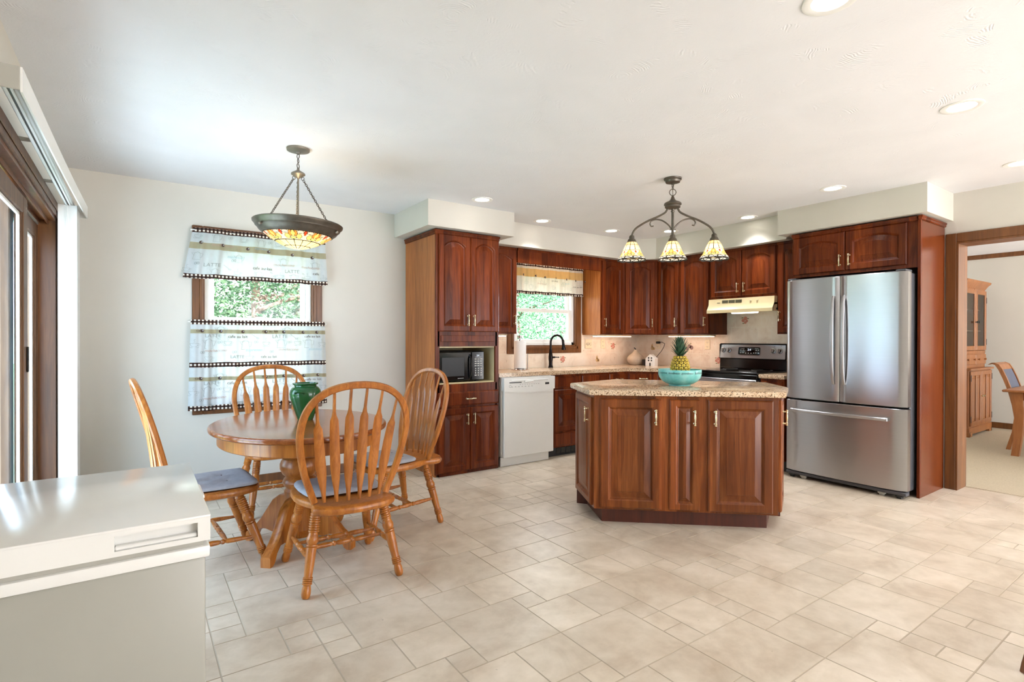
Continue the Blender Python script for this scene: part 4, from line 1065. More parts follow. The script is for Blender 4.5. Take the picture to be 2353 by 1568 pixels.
tag(obj('floor_register', mb, ['grey_plastic', 'black_matte']), 'slotted metal floor register by the wall behind the left chair', 'floor vent')
# ------------------------------------------------------------------ lamps
def set_face_colors(o, fn):
    me = o.data; at = me.attributes.new('tint', 'FLOAT_COLOR', 'FACE')
    for p in me.polygons: at.data[p.index].color = fn(p.center)
LEAD = (.02, .018, .016, 1)
def c4(r, g, b): return lin((r, g, b))
CREAM, AMBER, ORANGE, RED, GREEN, PINK, CLEAR = c4(250, 232, 188), c4(246, 204, 116), c4(232, 140, 60), c4(196, 66, 30), c4(178, 190, 110), c4(240, 206, 196), c4(226, 230, 232)
def ell(a, b, ca, cb, ra, rb): return ((a-ca)/ra)**2+((b-cb)/rb)**2
def flower(a, b, per):
    """a in -1..1 across one repeat, b 0..1 down the band -> colour of the glass piece, or lead"""
    for ca, cb, ra, rb, col in ((0, .38, .16, .34, AMBER), (-.20, .36, .17, .32, ORANGE), (.20, .36, .17, .32, ORANGE), (1, .30, .12, .24, RED), (-1, .30, .12, .24, RED), (.52, .68, .26, .26, AMBER), (-.52, .68, .26, .26, AMBER), (.0, .86, .3, .13, GREEN), (.60, .22, .3, .14, PINK), (-.60, .22, .3, .14, PINK)):
        e = ell(a, b, ca, cb, ra, rb)
        if e < .74: return col
        if e < 1.12: return LEAD
    return CREAM
def shade_color(prof_z, zt, zb, n):
    def f(c):
        th = math.atan2(c.y, c.x); t = (zt-c.z)/(zt-zb); u = (th/(2*PI)*n) % 1.
        if t < .50:
            if min(u, 1-u) < .045 or abs(t-.20) < .014 or t > .483: return LEAD
            return CREAM if int(math.floor(th/(2*PI)*n)+(t > .2)*2) % 4 else c4(250, 222, 168)
        if t < .83:
            a = ((th/(2*PI)*n/2) % 1.)*2-1; return flower(a, (t-.5)/.33, n/2)
        a = (th/(2*PI)*n) % 1.
        if abs(t-.845) < .018 or t > .965 or abs(a-.5) < .05 or abs((t-.9)-.04*math.sin(a*2*PI)) < .012: return LEAD
        return CLEAR
    return f
def bowl_lamp():
    t = thing('bowl_pendant_lamp', 'stained glass bowl pendant hanging on three chains over the dining table', 'pendant lamp', (.838, 3.552, 0))
    TL = Matrix.Translation((0, 0, 1.90)) @ Matrix.Rotation(math.radians(2.4), 4, Vector((.575, .818, 0))) @ Matrix.Translation((0, 0, -1.90))
    part('canopy', t, 'fix', lambda mb: mb.lathe([(.0, ZC-.034), (.012, ZC-.034), (.016, ZC-.024), (.050, ZC-.020), (.068, ZC-.014), (.070, ZC-.001)], 28))
    def ch(mb): mb.chain((0, 0, ZC-.034), (0, 0, 2.345), .028, .0028); mb.torus((0, 0, 2.325), .017, .0026, (.8, -.57, 0)); 
    part('chain', t, 'bronze', ch)
    part('hub', t, 'fix', lambda mb: mb.lathe([(.004, 2.318), (.007, 2.312), (.009, 2.300), (.030, 2.288), (.042, 2.280), (.043, 2.272), (.028, 2.262), (.012, 2.252), (.006, 2.246)], 24))
    part('rod', t, 'fix', lambda mb: mb.tube([(0, 0, 2.25), (0, 0, 1.90)], .0055, 10))
    for k in range(3):
        a = math.radians(200+120*k); d = Vector((math.cos(a), math.sin(a), 0))
        part('suspension_chain', t, 'bronze', lambda mb: (mb.torus(d*.030+Vector((0, 0, 2.245)), .010, .002, (d.y, -d.x, 0)), mb.chain(d*.034+Vector((0, 0, 2.236)), TL @ (d*.205+Vector((0, 0, 1.952))), .020, .0022)))
    def ring(mb): mb.T = TL; mb.lathe([(.206, 1.962), (.262, 1.966), (.270, 1.960), (.268, 1.950), (.254, 1.936), (.252, 1.928), (.236, 1.914), (.233, 1.906), (.213, 1.889), (.210, 1.886), (.206, 1.889), (.226, 1.912), (.248, 1.942), (.206, 1.955)], 56, caps=False)
    part('metal_band', t, 'bronze', ring)
    def bowl(mb):
        mb.T = TL; R = []
        for i in range(65):
            s = i/64; r = .208*(1-s); z = 1.889-.092*(1-(r/.208)**2)*(.85+.15*s); R.append([(max(r, .004)*math.cos(2*PI*k/320), max(r, .004)*math.sin(2*PI*k/320), z) for k in range(320)])
        mb.rings(R, 0, True, False, True)
    o = part('glass_bowl', t, 'tiffany', bowl, 2.)
    TI = TL.inverted()
    def col(c):
        p = TI @ Vector(c); r = math.hypot(p.x, p.y)/.208; th = math.atan2(p.y, p.x); n = 16; u = (th/(2*PI)*n) % 1.
        if r > .66:
            if r > .975: return LEAD
            a = ((th/(2*PI)*n/2) % 1.)*2-1; return flower(a, (1-r)/.34, n/2)
        if abs(r-.645) < .02 or abs(r-.36) < .012 or min(u, 1-u) < .03/max(r, .2): return LEAD
        return c4(250, 226, 160) if r > .12 else CREAM
    set_face_colors(o, col)
    for k in range(3):
        a = math.radians(200+120*k); d = Vector((math.cos(a), math.sin(a), 0))
        def kn(mb): mb.T = TL; mb.sphere(d*.254+Vector((0, 0, 1.915)), .010, 10, 6); mb.turned(d*.235+Vector((0, 0, 1.925)), d*.252+Vector((0, 0, 1.917)), [(0, .004), (1, .004)], 6)
        part('knob', t, 'fix', kn)
    for k in range(2): part('bulb', t, 'bulb', lambda mb: mb.sphere((.07*(1-2*k), 0, 1.885), .024, 12, 8, 0, (1.2, 1, 1)))
    L = bpy.data.lights.new('bowl_lamp_light', 'POINT'); L.energy = 1.1; L.color = (1, .82, .55); L.shadow_soft_size = .03; lo = bpy.data.objects.new('bowl_lamp_light', L); COL.objects.link(lo); lo.location = (.838, 3.552, 1.93); 
bowl_lamp()
def chandelier():
    t = thing('island_chandelier', 'bronze three-arm chandelier with stained glass bell shades over the island', 'chandelier', (3.28, 2.574, 0), math.radians(-42))
    part('canopy', t, 'bronze', lambda mb: mb.lathe([(0, ZC-.046), (.012, ZC-.046), (.02, ZC-.038), (.052, ZC-.032), (.056, ZC-.018), (.064, ZC-.012), (.066, ZC-.001)], 28))
    part('chain', t, 'bronze', lambda mb: (mb.chain((0, 0, ZC-.045), (0, 0, 2.352), .026, .0028), mb.torus((0, 0, 2.332), .024, .003, (0, 1, 0)), mb.tube([(.003, 0, ZC-.05), (-.002, .002, 2.36), (.002, 0, 2.30)], .0022, 6)))
    part('hub', t, 'bronze', lambda mb: mb.lathe([(.006, 2.306), (.010, 2.300), (.014, 2.285), (.026, 2.268), (.054, 2.256), (.063, 2.248), (.064, 2.238), (.056, 2.232), (.056, 2.218), (.045, 2.212), (.012, 2.206), (.009, 2.198), (.014, 2.192), (.012, 2.184)], 28))
    part('center_stem', t, 'bronze', lambda mb: mb.tube([(0, 0, 2.20), (0, 0, 2.01)], .0095, 12))
    part('thumb_screw', t, 'bronze', lambda mb: mb.tube([(-.022, 0, 2.052), (.022, 0, 2.052)], .005, 8))
    def spl(P, n=8):
        P = [Vector(p) for p in P]; out = []
        for i in range(len(P)-1):
            p0, p1, p2, p3 = P[max(i-1, 0)], P[i], P[i+1], P[min(i+2, len(P)-1)]
            for k in range(n):
                q = k/n; out.append(.5*((2*p1)+(p2-p0)*q+(2*p0-5*p1+4*p2-p3)*q*q+(3*p1-p0-3*p2+p3)*q**3))
        return out+[P[-1]]
    for s in (-1, 1):
        part('arm', t, 'bronze', lambda mb: mb.tube(spl([(s*.036, 0, 2.222), (s*.040, 0, 2.205), (s*.058, 0, 2.180), (s*.115, 0, 2.150), (s*.175, 0, 2.125), (s*.235, 0, 2.092), (s*.275, 0, 2.062), (s*.296, 0, 2.025), (s*.300, 0, 1.99)]), .0075, 10))
        part('scroll', t, 'bronze', lambda mb: mb.tube(spl([(s*.008, 0, 2.055), (s*.030, 0, 2.088), (s*.075, 0, 2.122), (s*.12, 0, 2.132), (s*.152, 0, 2.122), (s*.165, 0, 2.100), (s*.156, 0, 2.082), (s*.140, 0, 2.084)]), [.0055]*50+[.0045]*7, 8))
    for k, x in enumerate((-.30, 0, .30)):
        part('shade_cap', t, 'bronze', lambda mb: mb.lathe([(.007, 2.02), (.016, 2.014), (.020, 2.004), (.020, 1.992), (.028, 1.984), (.032, 1.972), (.035, 1.964), (.030, 1.962)], 24, (x, 0, 0)))
        P = [(.030, 1.968), (.046, 1.945), (.060, 1.915), (.070, 1.888), (.082, 1.865), (.096, 1.846), (.106, 1.828)]
        def sh(mb):
            R = []; n = 44
            for i in range(n+1):
                z = P[0][1]+(P[-1][1]-P[0][1])*i/n
                for (r0, z0), (r1, z1) in zip(P, P[1:]):
                    if z1-1e-9 <= z <= z0+1e-9: r = r0+(r1-r0)*(z0-z)/(z0-z1); break
                R.append([(x+r*math.cos(2*PI*q/140), r*math.sin(2*PI*q/140), z-(.006*abs(math.sin(q/140*2*PI*5)) if i == n else 0)) for q in range(140)])
            mb.rings(R, 0, True)
        o = part('glass_shade', t, 'tiffany', sh, 2.)
        f = shade_color(None, 1.968, 1.828, 10); set_face_colors(o, lambda c: f(Vector((c.x-x, c.y, c.z))))
        part('bulb', t, 'bulb', lambda mb: mb.sphere((x, 0, 1.91), .022, 12, 8, 0, (1, 1, 1.3)))
        L = bpy.data.lights.new('shade_light', 'POINT'); L.energy = .35; L.color = (1, .84, .62); L.shadow_soft_size = .03
        lo = bpy.data.objects.new('shade_light', L); COL.objects.link(lo); lo.parent = t; lo.location = (x, 0, 1.875)
chandelier()
CANS = [(2.444, 3.925, 'in front of the soffit over the pantry cabinet'), (3.385, 4.277, 'above the left part of the sink window'), (4.32, 4.22, 'just left of the chandelier near the far corner'), (4.86, 3.85, 'behind the middle chandelier shade'),
        (4.93, 2.967, 'between chandelier and refrigerator soffit'), (4.532, 2.005, 'in front of the refrigerator soffit'), (3.48, .918, 'large in the upper right of the ceiling'), (4.918, .98, 'at the right edge near the dining opening'), (2.01, .90, 'cut off at the top edge of the ceiling')]
def can(x, y, where):
    t = thing('recessed_light', 'white recessed ceiling light '+where, 'ceiling light', (x, y, ZC), 0, 'recessed ceiling lights')
    part('trim_ring', t, 'vinyl', lambda mb: mb.lathe([(.058, .004), (.062, -.003), (.080, -.006), (.090, -.004), (.092, .001)], 36, caps=False))
    part('lens', t, 'lens', lambda mb: mb.lathe([(0, -.0015), (.058, -.0015), (.060, .002)], 32))
    L = bpy.data.lights.new('can_light', 'SPOT'); L.energy = 12.5; L.spot_size = math.radians(106); L.spot_blend = 1.; L.shadow_soft_size = .055; L.color = (.98, .98, 1)
    lo = bpy.data.objects.new('can_light', L); COL.objects.link(lo); lo.parent = t; lo.location = (0, 0, -.012)
for c in CANS: can(*c)

# ------------------------------------------------------------------ counter things
def bowl_and_fruit():
    x, y = 3.207, 2.45
    t = thing('fruit_bowl', 'turquoise ceramic bowl with script lettering on the island worktop', 'bowl', (x, y, CT))
    part('body', t, 'teal', lambda mb: mb.lathe([(0, .004), (.062, .004), (.066, 0), (.074, 0), (.076, .008), (.098, .016), (.125, .034), (.143, .058), (.150, .082), (.151, .112), (.149, .116), (.145, .112), (.143, .082), (.132, .054), (.105, .030), (.06, .020), (0, .018)], 64))
    def tx(mb):
        s = 'love  joy  peace  patience  kindness  goodness  faithfulness  gentleness  self-control'; sz = .0225
        wd = max(p[0] for q in text_tris('love  joy  peace  patience  kindness', sz, .25) for p in q)
        a0 = math.radians(217.4)-(wd+.002)/.152
        mb.text(s, sz, lambda u, z: (.1522*math.cos(a0+u/.151), .1522*math.sin(a0+u/.151), .088+z), 0, .25)
    part('lettering', t, 'ink', tx)
    p = thing('pineapple', 'whole pineapple with spiky green crown in the turquoise bowl', 'fruit', (x+.004, y, CT+.0225))
    HB = .19
    def body(mb):
        prof = lambda s: .066*(math.sin(PI*min(1, max(.0, .10+.80*s)))**.55)
        mb.lathe([(0, .0)]+[(prof(i/16)*.94, HB*i/16) for i in range(17)]+[(0, HB)], 28, m=1)
        rows = 10
        for j in range(rows):
            s = (j+.5)/rows; r = prof(s); z = HB*s; n = 12; dr = prof(min(1, s+.05))-prof(max(0, s-.05)); sl = math.atan2(dr, .0155)
            for k in range(n):
                a = 2*PI*(k+.5*(j % 2))/n; c = Vector((r*.95*math.cos(a), r*.95*math.sin(a), z)); nrm = Vector((math.cos(a)*math.cos(sl), math.sin(a)*math.cos(sl), -math.sin(sl))); u = Vector((-math.sin(a), math.cos(a), 0)); v = nrm.cross(u)
                w_ = PI*r/n*.92; h_ = .0115
                R = [[c+nrm*d+u*(w_*q*math.cos(b*PI/3))+v*(h_*q*math.sin(b*PI/3)) for b in range(6)] for d, q in ((-.004, 1.), (.003, .92), (.0062, .6), (.0068, .25))]
                mb.rings(R, 0, True); c_ = mb.v(c+nrm*.0095); V = [mb.v(q) for q in R[-1]]
                for b in range(6): mb.face([V[b], V[(b+1) % 6], c_], 1)
    part('body', p, ['pine_y', 'pine_d'], body)
    def crown(mb):
        rnd = random.Random(4); n = 58
        for k in range(n):
            s = k/n; a = k*2.39996; tilt = math.radians(58-50*s); L = .042+.050*math.sin(PI*min(1, .15+.6*s)); z0 = .186+.075*s; w_ = .0125
            d = Vector((math.cos(a), math.sin(a), 0)); u = Vector((-math.sin(a), math.cos(a), 0)); rr = []; pos = d*.012*(1-s*.6)+Vector((0, 0, z0)); th = tilt
            for i in range(7):
                q = i/6; ww = w_*(1-q**1.6)+.0004; rr.append([pos-u*ww+d*.002, pos+Vector((0, 0, -.0025)), pos+u*ww+d*.002, pos+Vector((0, 0, .001))])
                pos = pos+(d*math.sin(th)+Vector((0, 0, math.cos(th))))*(L/6); th += math.radians(rnd.uniform(2, 6))*(1 if q > .3 else -1.2)
            mb.rings(rr, 0, True, True, True)
    part('crown', p, 'leaf_p', crown)
bowl_and_fruit()
def faucet():
    t = thing('kitchen_faucet', 'dark bronze gooseneck kitchen faucet in front of the sink window', 'faucet', (3.92, 4.79, CT), math.radians(55))
    part('body', t, 'faucet', lambda mb: mb.lathe([(.030, 0), (.030, .004), (.026, .012), (.022, .03), (.022, .07), (.026, .10), (.025, .13), (.020, .165), (.0165, .172), (.016, .21)], 24))
    part('spout', t, 'faucet', lambda mb: mb.tube([(0, 0, .20), (0, 0, .29)]+[(0.0, -.072+.072*math.cos(a), .29+.085*math.sin(a)) for a in [PI*k/12*.93 for k in range(1, 13)]], .0125, 14))
    part('spray_head', t, 'faucet', lambda mb: mb.turned((0, -.1415, .318), (0, -.152, .205), [(0, .013), (.1, .0155), (.25, .0155), (.3, .0145), (.6, .019), (.9, .025), (1., .023)], 18))
    part('lever_handle', t, 'faucet', lambda mb: (mb.turned((0, -.018, .118), (0, -.05, .120), [(0, .012), (1, .011)], 14), mb.turned((0, -.048, .120), (.02, -.100, .118), [(0, .0065), (.7, .005), (.85, .0075), (1, .005)], 12)))
faucet()
def towel():
    t = thing('paper_towel_holder', 'metal paper towel holder on the worktop left of the faucet', 'paper towel holder', (3.365, 4.63, CT))
    part('base', t, 'chrome', lambda mb: mb.lathe([(0, 0), (.092, 0), (.095, .006), (.090, .012), (.02, .016), (0, .016)], 36))
    part('post', t, 'chrome', lambda mb: mb.lathe([(.007, .01), (.007, .31), (.013, .315), (.013, .32), (.007, .325), (.012, .333), (.019, .345), (.019, .355), (.011, .367), (.0, .372)], 20))
    part('side_arm', t, 'chrome', lambda mb: mb.tube([(.083, -.02, .01), (.083, -.02, .17)], .006, 10))
    r = tag(obj('paper_towel_roll', (lambda m: (m.lathe([(.020, .018), (.064, .018), (.066, .02), (.066, .308), (.064, .31), (.020, .31), (.020, .018)], 40, caps=False), m)[1])(MB()), 'paper'), 'white roll of paper towels standing on the metal holder', 'paper towels'); r.location = (3.365, 4.63, CT)
towel()
def jug():
    t = thing('pear_jug', 'pear-shaped cream ceramic jug in the worktop corner', 'jug', (5.27, 4.71, CT))
    part('body', t, 'pitcher', lambda mb: mb.lathe([(0, 0), (.072, 0), (.078, .004), (.100, .03), (.112, .062), (.108, .090), (.088, .118), (.058, .142), (.036, .160), (.026, .176), (.020, .190), (.012, .195), (0, .195)], 36))
    part('stem', t, 'black_matte', lambda mb: mb.tube([(0, 0, .19), (-.004, 0, .205), (-.014, .004, .216), (-.022, .008, .217)], [.007, .006, .006, .007], 8))
jug()
def house():
    t = thing('house_ornament', 'small white ceramic house with dark windows and a power cord', 'ornament', (5.20, 4.415, CT), RB)
    w_, d_, h_, pk = .072, .06, .095, .145
    P = [(-w_, 0), (w_, 0), (w_, h_), (0, pk), (-w_, h_)]
    part('body', t, 'ornament', lambda mb: (mb.rings([[(x, y, z) for x, z in P] for y in (-.0, d_)], 0, True, True, True)))
    part('window', t, 'black_matte', lambda mb: [mb.box((x-.010, -.0015, z-.010), (x+.010, .002, z+.010), .001) for x in (-.022, .022) for z in (.068, .100-.002)])
    part('doorway', t, 'black_matte', lambda mb: (mb.box((-.010, -.0015, 0), (.010, .002, .03)), mb.lathe([(.010, 0), (.010, .0015)], 14, (0, 0, .03), (0, -1, 0))))
    part('cord', t, 'black_matte', lambda mb: mb.tube([(.06, .05, .11), (.062, .07, .13), (.058, .14, .18), (.050, .20, .235), (.035, .235, .275), (-.02, .245, .295), (-.07, .25, .292)], .0035, 8))
    part('plug', t, 'black_matte', lambda mb: mb.box((-.118, .245, .274), (-.066, .283, .302), .006))
house()
tag(obj('dark_box', (lambda m: (m.box((5.235, 4.500, CT), (5.30, 4.575, CT+.075), .004), m)[1])(MB()), 'black_matte'), 'small black box between the pear jug and the white house', 'box')
# ------------------------------------------------------------------ curtains
def curtain(label, loc_y, x0, x1, fl0, fl1, z0, z1, amp, nf, bands, tans, prints, body='curtain', seed=1, loc=None, wav=.004):
    """bands: (z low, z high) gingham strips; fl0/fl1: how far the hem flares out at each end; all relative to the thing's own origin"""
    cx = (x0+x1)/2; t = thing('window_curtain', label, 'curtain', (cx, loc_y, 0))
    rnd = random.Random(seed); ph = [rnd.uniform(0, 6.28) for _ in range(4)]; H = z1-z0
    def S(x, z, off=0.):
        u = (x-x0)/(x1-x0); d = (z1-z)/H
        X = x+fl0*(1-u)*d*-1+fl1*u*d
        y = amp*(.55+.45*d)*(math.sin(u*nf*2*PI+ph[0])+.5*math.sin(u*nf*4.7*PI+ph[1])+.3*math.sin(u*nf*9.3*PI+ph[2]))+.006*math.sin(u*5+ph[3])*d
        dz = wav*math.sin(u*nf*2*PI+ph[2])*d
        return (X-cx, y-off, z+dz)
    def sheet(mb, za, zb, off, nx=150, nz=14, m=0, back=False):
        G = [[mb.v(S(x0+(x1-x0)*i/nx, za+(zb-za)*j/nz, off)) for i in range(nx+1)] for j in range(nz+1)]
        for j in range(nz):
            for i in range(nx): mb.face([G[j][i], G[j][i+1], G[j+1][i+1], G[j+1][i]], m)
    part('fabric_panel', t, body, lambda mb: sheet(mb, z0, z1, 0, 150, 24), 3.)
    for a, b in bands:
        def g(mb): sheet(mb, a, b, .0025, 150, 3)
        part('gingham_band', t, 'gingham', g, 3.)
    for a, b in tans:
        def g2(mb): sheet(mb, a, b, .0018, 150, 2)
        part('tan_band', t, 'curtain_tan' if body == 'curtain' else 'tan_lamplit', g2, 3.)
    def pr(mb):
        for kind, px, pz, sz in prints:
            fn = lambda a, b: S(px+a*sz, pz+b*sz, .0045)
            w_ = .05/ (1 if sz > .05 else 1)
            if kind in ('cafe au lait', 'LATTE', 'mochaccino', 'espresso', 'cafe'):
                m = {'cafe au lait': 1, 'cafe': 1, 'LATTE': 0, 'mochaccino': 2, 'espresso': 3}[kind]
                mb.text(kind, 1., fn, m, .3 if m in (2, 3) else 0.)
            elif kind == 'cup':
                W = .035
                mb.stroke([(-.5+k/10, .30-.02*math.sin(PI*k/10)) for k in range(11)], W, fn, 0); mb.stroke([(-.5, .3), (-.44, .05), (-.25, -.2), (.25, -.2), (.44, .05), (.5, .3)], W, fn, 0)
                mb.stroke([(.46, .2), (.68, .26), (.70, .06), (.40, -.04)], W, fn, 0); mb.stroke([(-.6, -.18), (-.4, -.33), (.4, -.33), (.6, -.18)], W, fn, 0)
                mb.stroke([(-.05, .4), (.1, .55), (-.05, .7), (.02, .88), (.16, .84)], W, fn, 0)
            elif kind == 'pot':
                W = .03
                mb.stroke([(-.4, -.5), (-.28, .35), (.28, .35), (.4, -.5), (-.4, -.5)], W, fn, 0); mb.stroke([(.3, .3), (.62, .28), (.5, -.2), (.37, -.25)], W, fn, 0); mb.stroke([(-.28, .3), (-.6, .38), (-.33, .0)], W, fn, 0); mb.stroke([(-.28, .36), (0, .52), (.28, .36)], W, fn, 0)
            elif kind == 'bean':
                mb.stroke([(.3*math.cos(k*PI/5), .45*math.sin(k*PI/5)) for k in range(11)], .10, fn, 0); mb.stroke([(.7+.3*math.cos(k*PI/5), .1+.4*math.sin(k*PI/5)) for k in range(11)], .10, fn, 0)
            elif kind == 'spoon':
                mb.stroke([(-.5, .4), (.3, -.2)], .05, fn, 0); mb.stroke([(.4+.16*math.cos(k*PI/5), -.28+.1*math.sin(k*PI/5)) for k in range(11)], .05, fn, 0)
            elif kind == 'dot':
                f = [fn(.5*math.cos(k*PI/6), .5*math.sin(k*PI/6)) for k in range(12)]; mb.face([mb.v(p) for p in f], 1)
                g = [S(px+(.22+.16*math.cos(k*PI/4))*sz, pz+(.1+.2*math.sin(k*PI/4))*sz, .0055) for k in range(8)]; mb.face([mb.v(p) for p in g], 4)
    part('printed_motifs', t, ['print', 'print_dark', 'print_rose', 'print_blue', body], pr, 3.)
    def rod(mb):
        mb.tube([(x0-cx-.015, .012, z1-.017), (x1-cx+.015, .012, z1-.017)], .005, 8); mb.tube([(x0-cx-.015, .012, z1-.017), (x0-cx-.012, YA-loc_y-.026, z1-.017)], .005, 8); mb.tube([(x1-cx+.015, .012, z1-.017), (x1-cx+.012, YA-loc_y-.026, z1-.017)], .005, 8)
    part('curtain_rod', t, 'vinyl', rod)
    return t
M['tan_lamplit'] = cloth('curtain_lamplit_tan', (226, 190, 128))  # tan band colour warmed to carry the lamp glow
CY = 4.825
V1 = [('cafe au lait', .80, 1.80, .034), ('cafe', 1.25, 1.79, .030), ('LATTE', .47, 1.80, .040), ('LATTE', 1.03, 1.79, .040), ('mochaccino', .95, 1.845, .032), ('mochaccino', .50, 1.965, .032), ('espresso', .62, 1.88, .03), ('espresso', .80, 1.965, .03), ('mochaccino', 1.16, 1.84, .030)]
V1 += [('cup', x, z, .045) for x, z in ((.40, 2.03), (.72, 2.03), (.98, 2.02), (.37, 1.765), (.70, 1.76), (1.00, 1.755), (1.21, 1.76), (1.33, 1.755))]+[('pot', x, z, .06) for x, z in ((.53, 2.03), (.85, 2.02), (1.18, 2.02), (.70, 1.88), (1.02, 1.88), (.55, 1.755), (.85, 1.755), (1.10, 1.75), (1.27, 1.87), (.42, 1.88))]+[('bean', x, z, .022) for x, z in ((.62, 2.04), (.91, 2.03), (1.08, 2.03), (.66, 1.86), (.95, 1.755), (.42, 1.82), (1.17, 1.75))]+[('spoon', x, z, .05) for x, z in ((.63, 1.80), (.92, 1.795), (1.16, 1.80))]+[('dot', x, z, .026) for x, z in ((.43, 1.985), (.58, 1.975), (.755, 1.965), (.91, 1.955), (1.09, 1.945), (1.25, 1.938))]
curtain('gathered coffee-print valance at the top of the dining window', CY, .36, 1.363, .070, .022, 1.703, 2.098, .015, 3.6, [(2.062, 2.098), (1.703, 1.738)], [(1.935, 1.985)], V1, seed=4)
T1 = []
for zo in (0., -.375):
    T1 += [('cafe au lait', .60, 1.235+zo, .034), ('cafe au lait', 1.19, 1.24+zo, .030), ('cafe au lait', .85, 1.283+zo, .03), ('cafe', .38, 1.283+zo, .03), ('LATTE', .93, 1.235+zo, .042), ('LATTE', .44, 1.24+zo, .04), ('mochaccino', .44, 1.125+zo, .032), ('mochaccino', .98, 1.128+zo, .032), ('espresso', .73, 1.125+zo, .034), ('espresso', 1.22, 1.13+zo, .03), ('LATTE', .62, 1.07+zo, .036), ('cafe au lait', .84, 1.07+zo, .03)]
    T1 += [('cup', x, z+zo, .055) for x, z in ((.37, 1.175), (.60, 1.19), (.88, 1.185), (1.13, 1.19), (1.33, 1.18), (.47, 1.07), (.76, 1.07))]+[('pot', x, z+zo, .075) for x, z in ((.47, 1.19), (.73, 1.18), (1.0, 1.19), (1.22, 1.19), (.55, 1.29), (1.05, 1.29))]+[('bean', x, z+zo, .022) for x, z in ((.54, 1.20), (.80, 1.20), (1.06, 1.20), (.42, 1.12), (.64, 1.12), (.92, 1.12))]+[('spoon', x, z+zo, .05) for x, z in ((.52, 1.24), (.80, 1.245), (1.10, 1.245))]+[('dot', x, z+zo, .026) for x, z in ((.42, 1.29), (.55, 1.288), (.71, 1.286), (.88, 1.286), (1.02, 1.286), (1.18, 1.286), (1.29, 1.286))]
curtain('coffee-print cafe curtain covering the lower dining window', CY, .343, 1.366, .020, .018, .662, 1.378, .013, 4.6, [(1.340, 1.378), (1.002, 1.040), (.662, .700)], [(1.270, 1.302), (.895, .925)], T1, seed=9)
V2 = [('cafe au lait', 4.30, 1.85, .028), ('mochaccino', 3.75, 1.86, .028), ('cafe au lait', 3.95, 1.90, .026), ('espresso', 4.15, 1.88, .026)]+[('cup', 3.6+.13*k, 1.87-.05*(k % 2), .04) for k in range(7)]+[('pot', 3.66+.16*k, 1.83+.05*(k % 2), .05) for k in range(5)]+[('dot', 3.56+.155*k, 1.955-.004*k, .024) for k in range(7)]
curtain('coffee-print valance with lamp glow tinted in at the top of the sink window', CY, 3.42, 4.455, .006, .0, 1.742, 2.09, .016, 4.5, [(2.055, 2.09), (1.742, 1.775)], [(1.94, 2.03)], V2, 'curtain_lamplit', seed=12)

# ------------------------------------------------------------------ vertical blinds on the patio door
def blinds():
    t = thing('vertical_blinds', 'white vertical blinds with long valance drawn open at the patio door', 'blinds', (XL, 0, 0))
    def fascia(mb):
        a, b = (.108, 2.36), (.142, 4.62); n = 20
        for k in range(n):
            u0, u1 = k/n, (k+1)/n; p = [(a[0]+(b[0]-a[0])*u, a[1]+(b[1]-a[1])*u) for u in (u0, u1)]
            pass
        R = []
        for k in range(n+1):
            u = k/n; x = a[0]+(b[0]-a[0])*u; y = a[1]+(b[1]-a[1])*u; s = -.010*math.sin(PI*u)
            R.append([(x, y, 2.040+s), (x+.006, y, 2.040+s), (x+.006, y, 2.122+s*1.4), (x, y, 2.122+s*1.4)])
        mb.rings(R, 0, True, True, True)
        mb.box((b[0]-.06, b[1]-.008, 2.04), (b[0]+.006, b[1], 2.122), .001)
    part('valance', t, 'blind', fascia)
    part('valance_return', t, 'grey_plastic', lambda mb: (mb.box((.0, 2.355, 2.045), (.108, 2.362, 2.122), .002),), label='grey end return of the valance')
    def rail(mb):
        mb.box((.050, 2.38, 2.068), (.092, 4.56, 2.098), .004); mb.box((.060, 2.38, 2.060), (.068, 4.55, 2.07)); mb.box((.076, 2.38, 2.060), (.084, 4.55, 2.07))
    part('head_rail', t, 'blind', rail); part('rail_track', t, 'black_matte', lambda mb: mb.box((.068, 2.385, 2.064), (.076, 4.55, 2.069)))
    for y in (3.10, 3.85):
        part('bracket', t, 'grey_plastic', lambda mb: (mb.box((.0, y-.006, 2.085), (.06, y+.006, 2.10)), mb.box((.0, y-.006, 2.02), (.004, y+.006, 2.10))))
    for k in range(9):
        y = 4.30+.024*k; 
        part('vane', t, 'blind', lambda mb: mb.rings([[(.022+.092*q/8, y+.008*math.sin(PI*q/8)+d, z) for q in range(9)]+[(.022+.092*q/8, y+.008*math.sin(PI*q/8)+d+.0012, z) for q in range(8, -1, -1)] for d in (0,) for z in (.03, 2.06)], 0, True, True, True))
    part('wand', t, 'vinyl', lambda mb: (mb.tube([(.068, 4.285, 2.06), (.066, 4.283, 1.35)], .0028, 8), mb.tube([(.066, 4.283, 1.36), (.066, 4.283, 1.23)], .0055, 8)))
blinds()

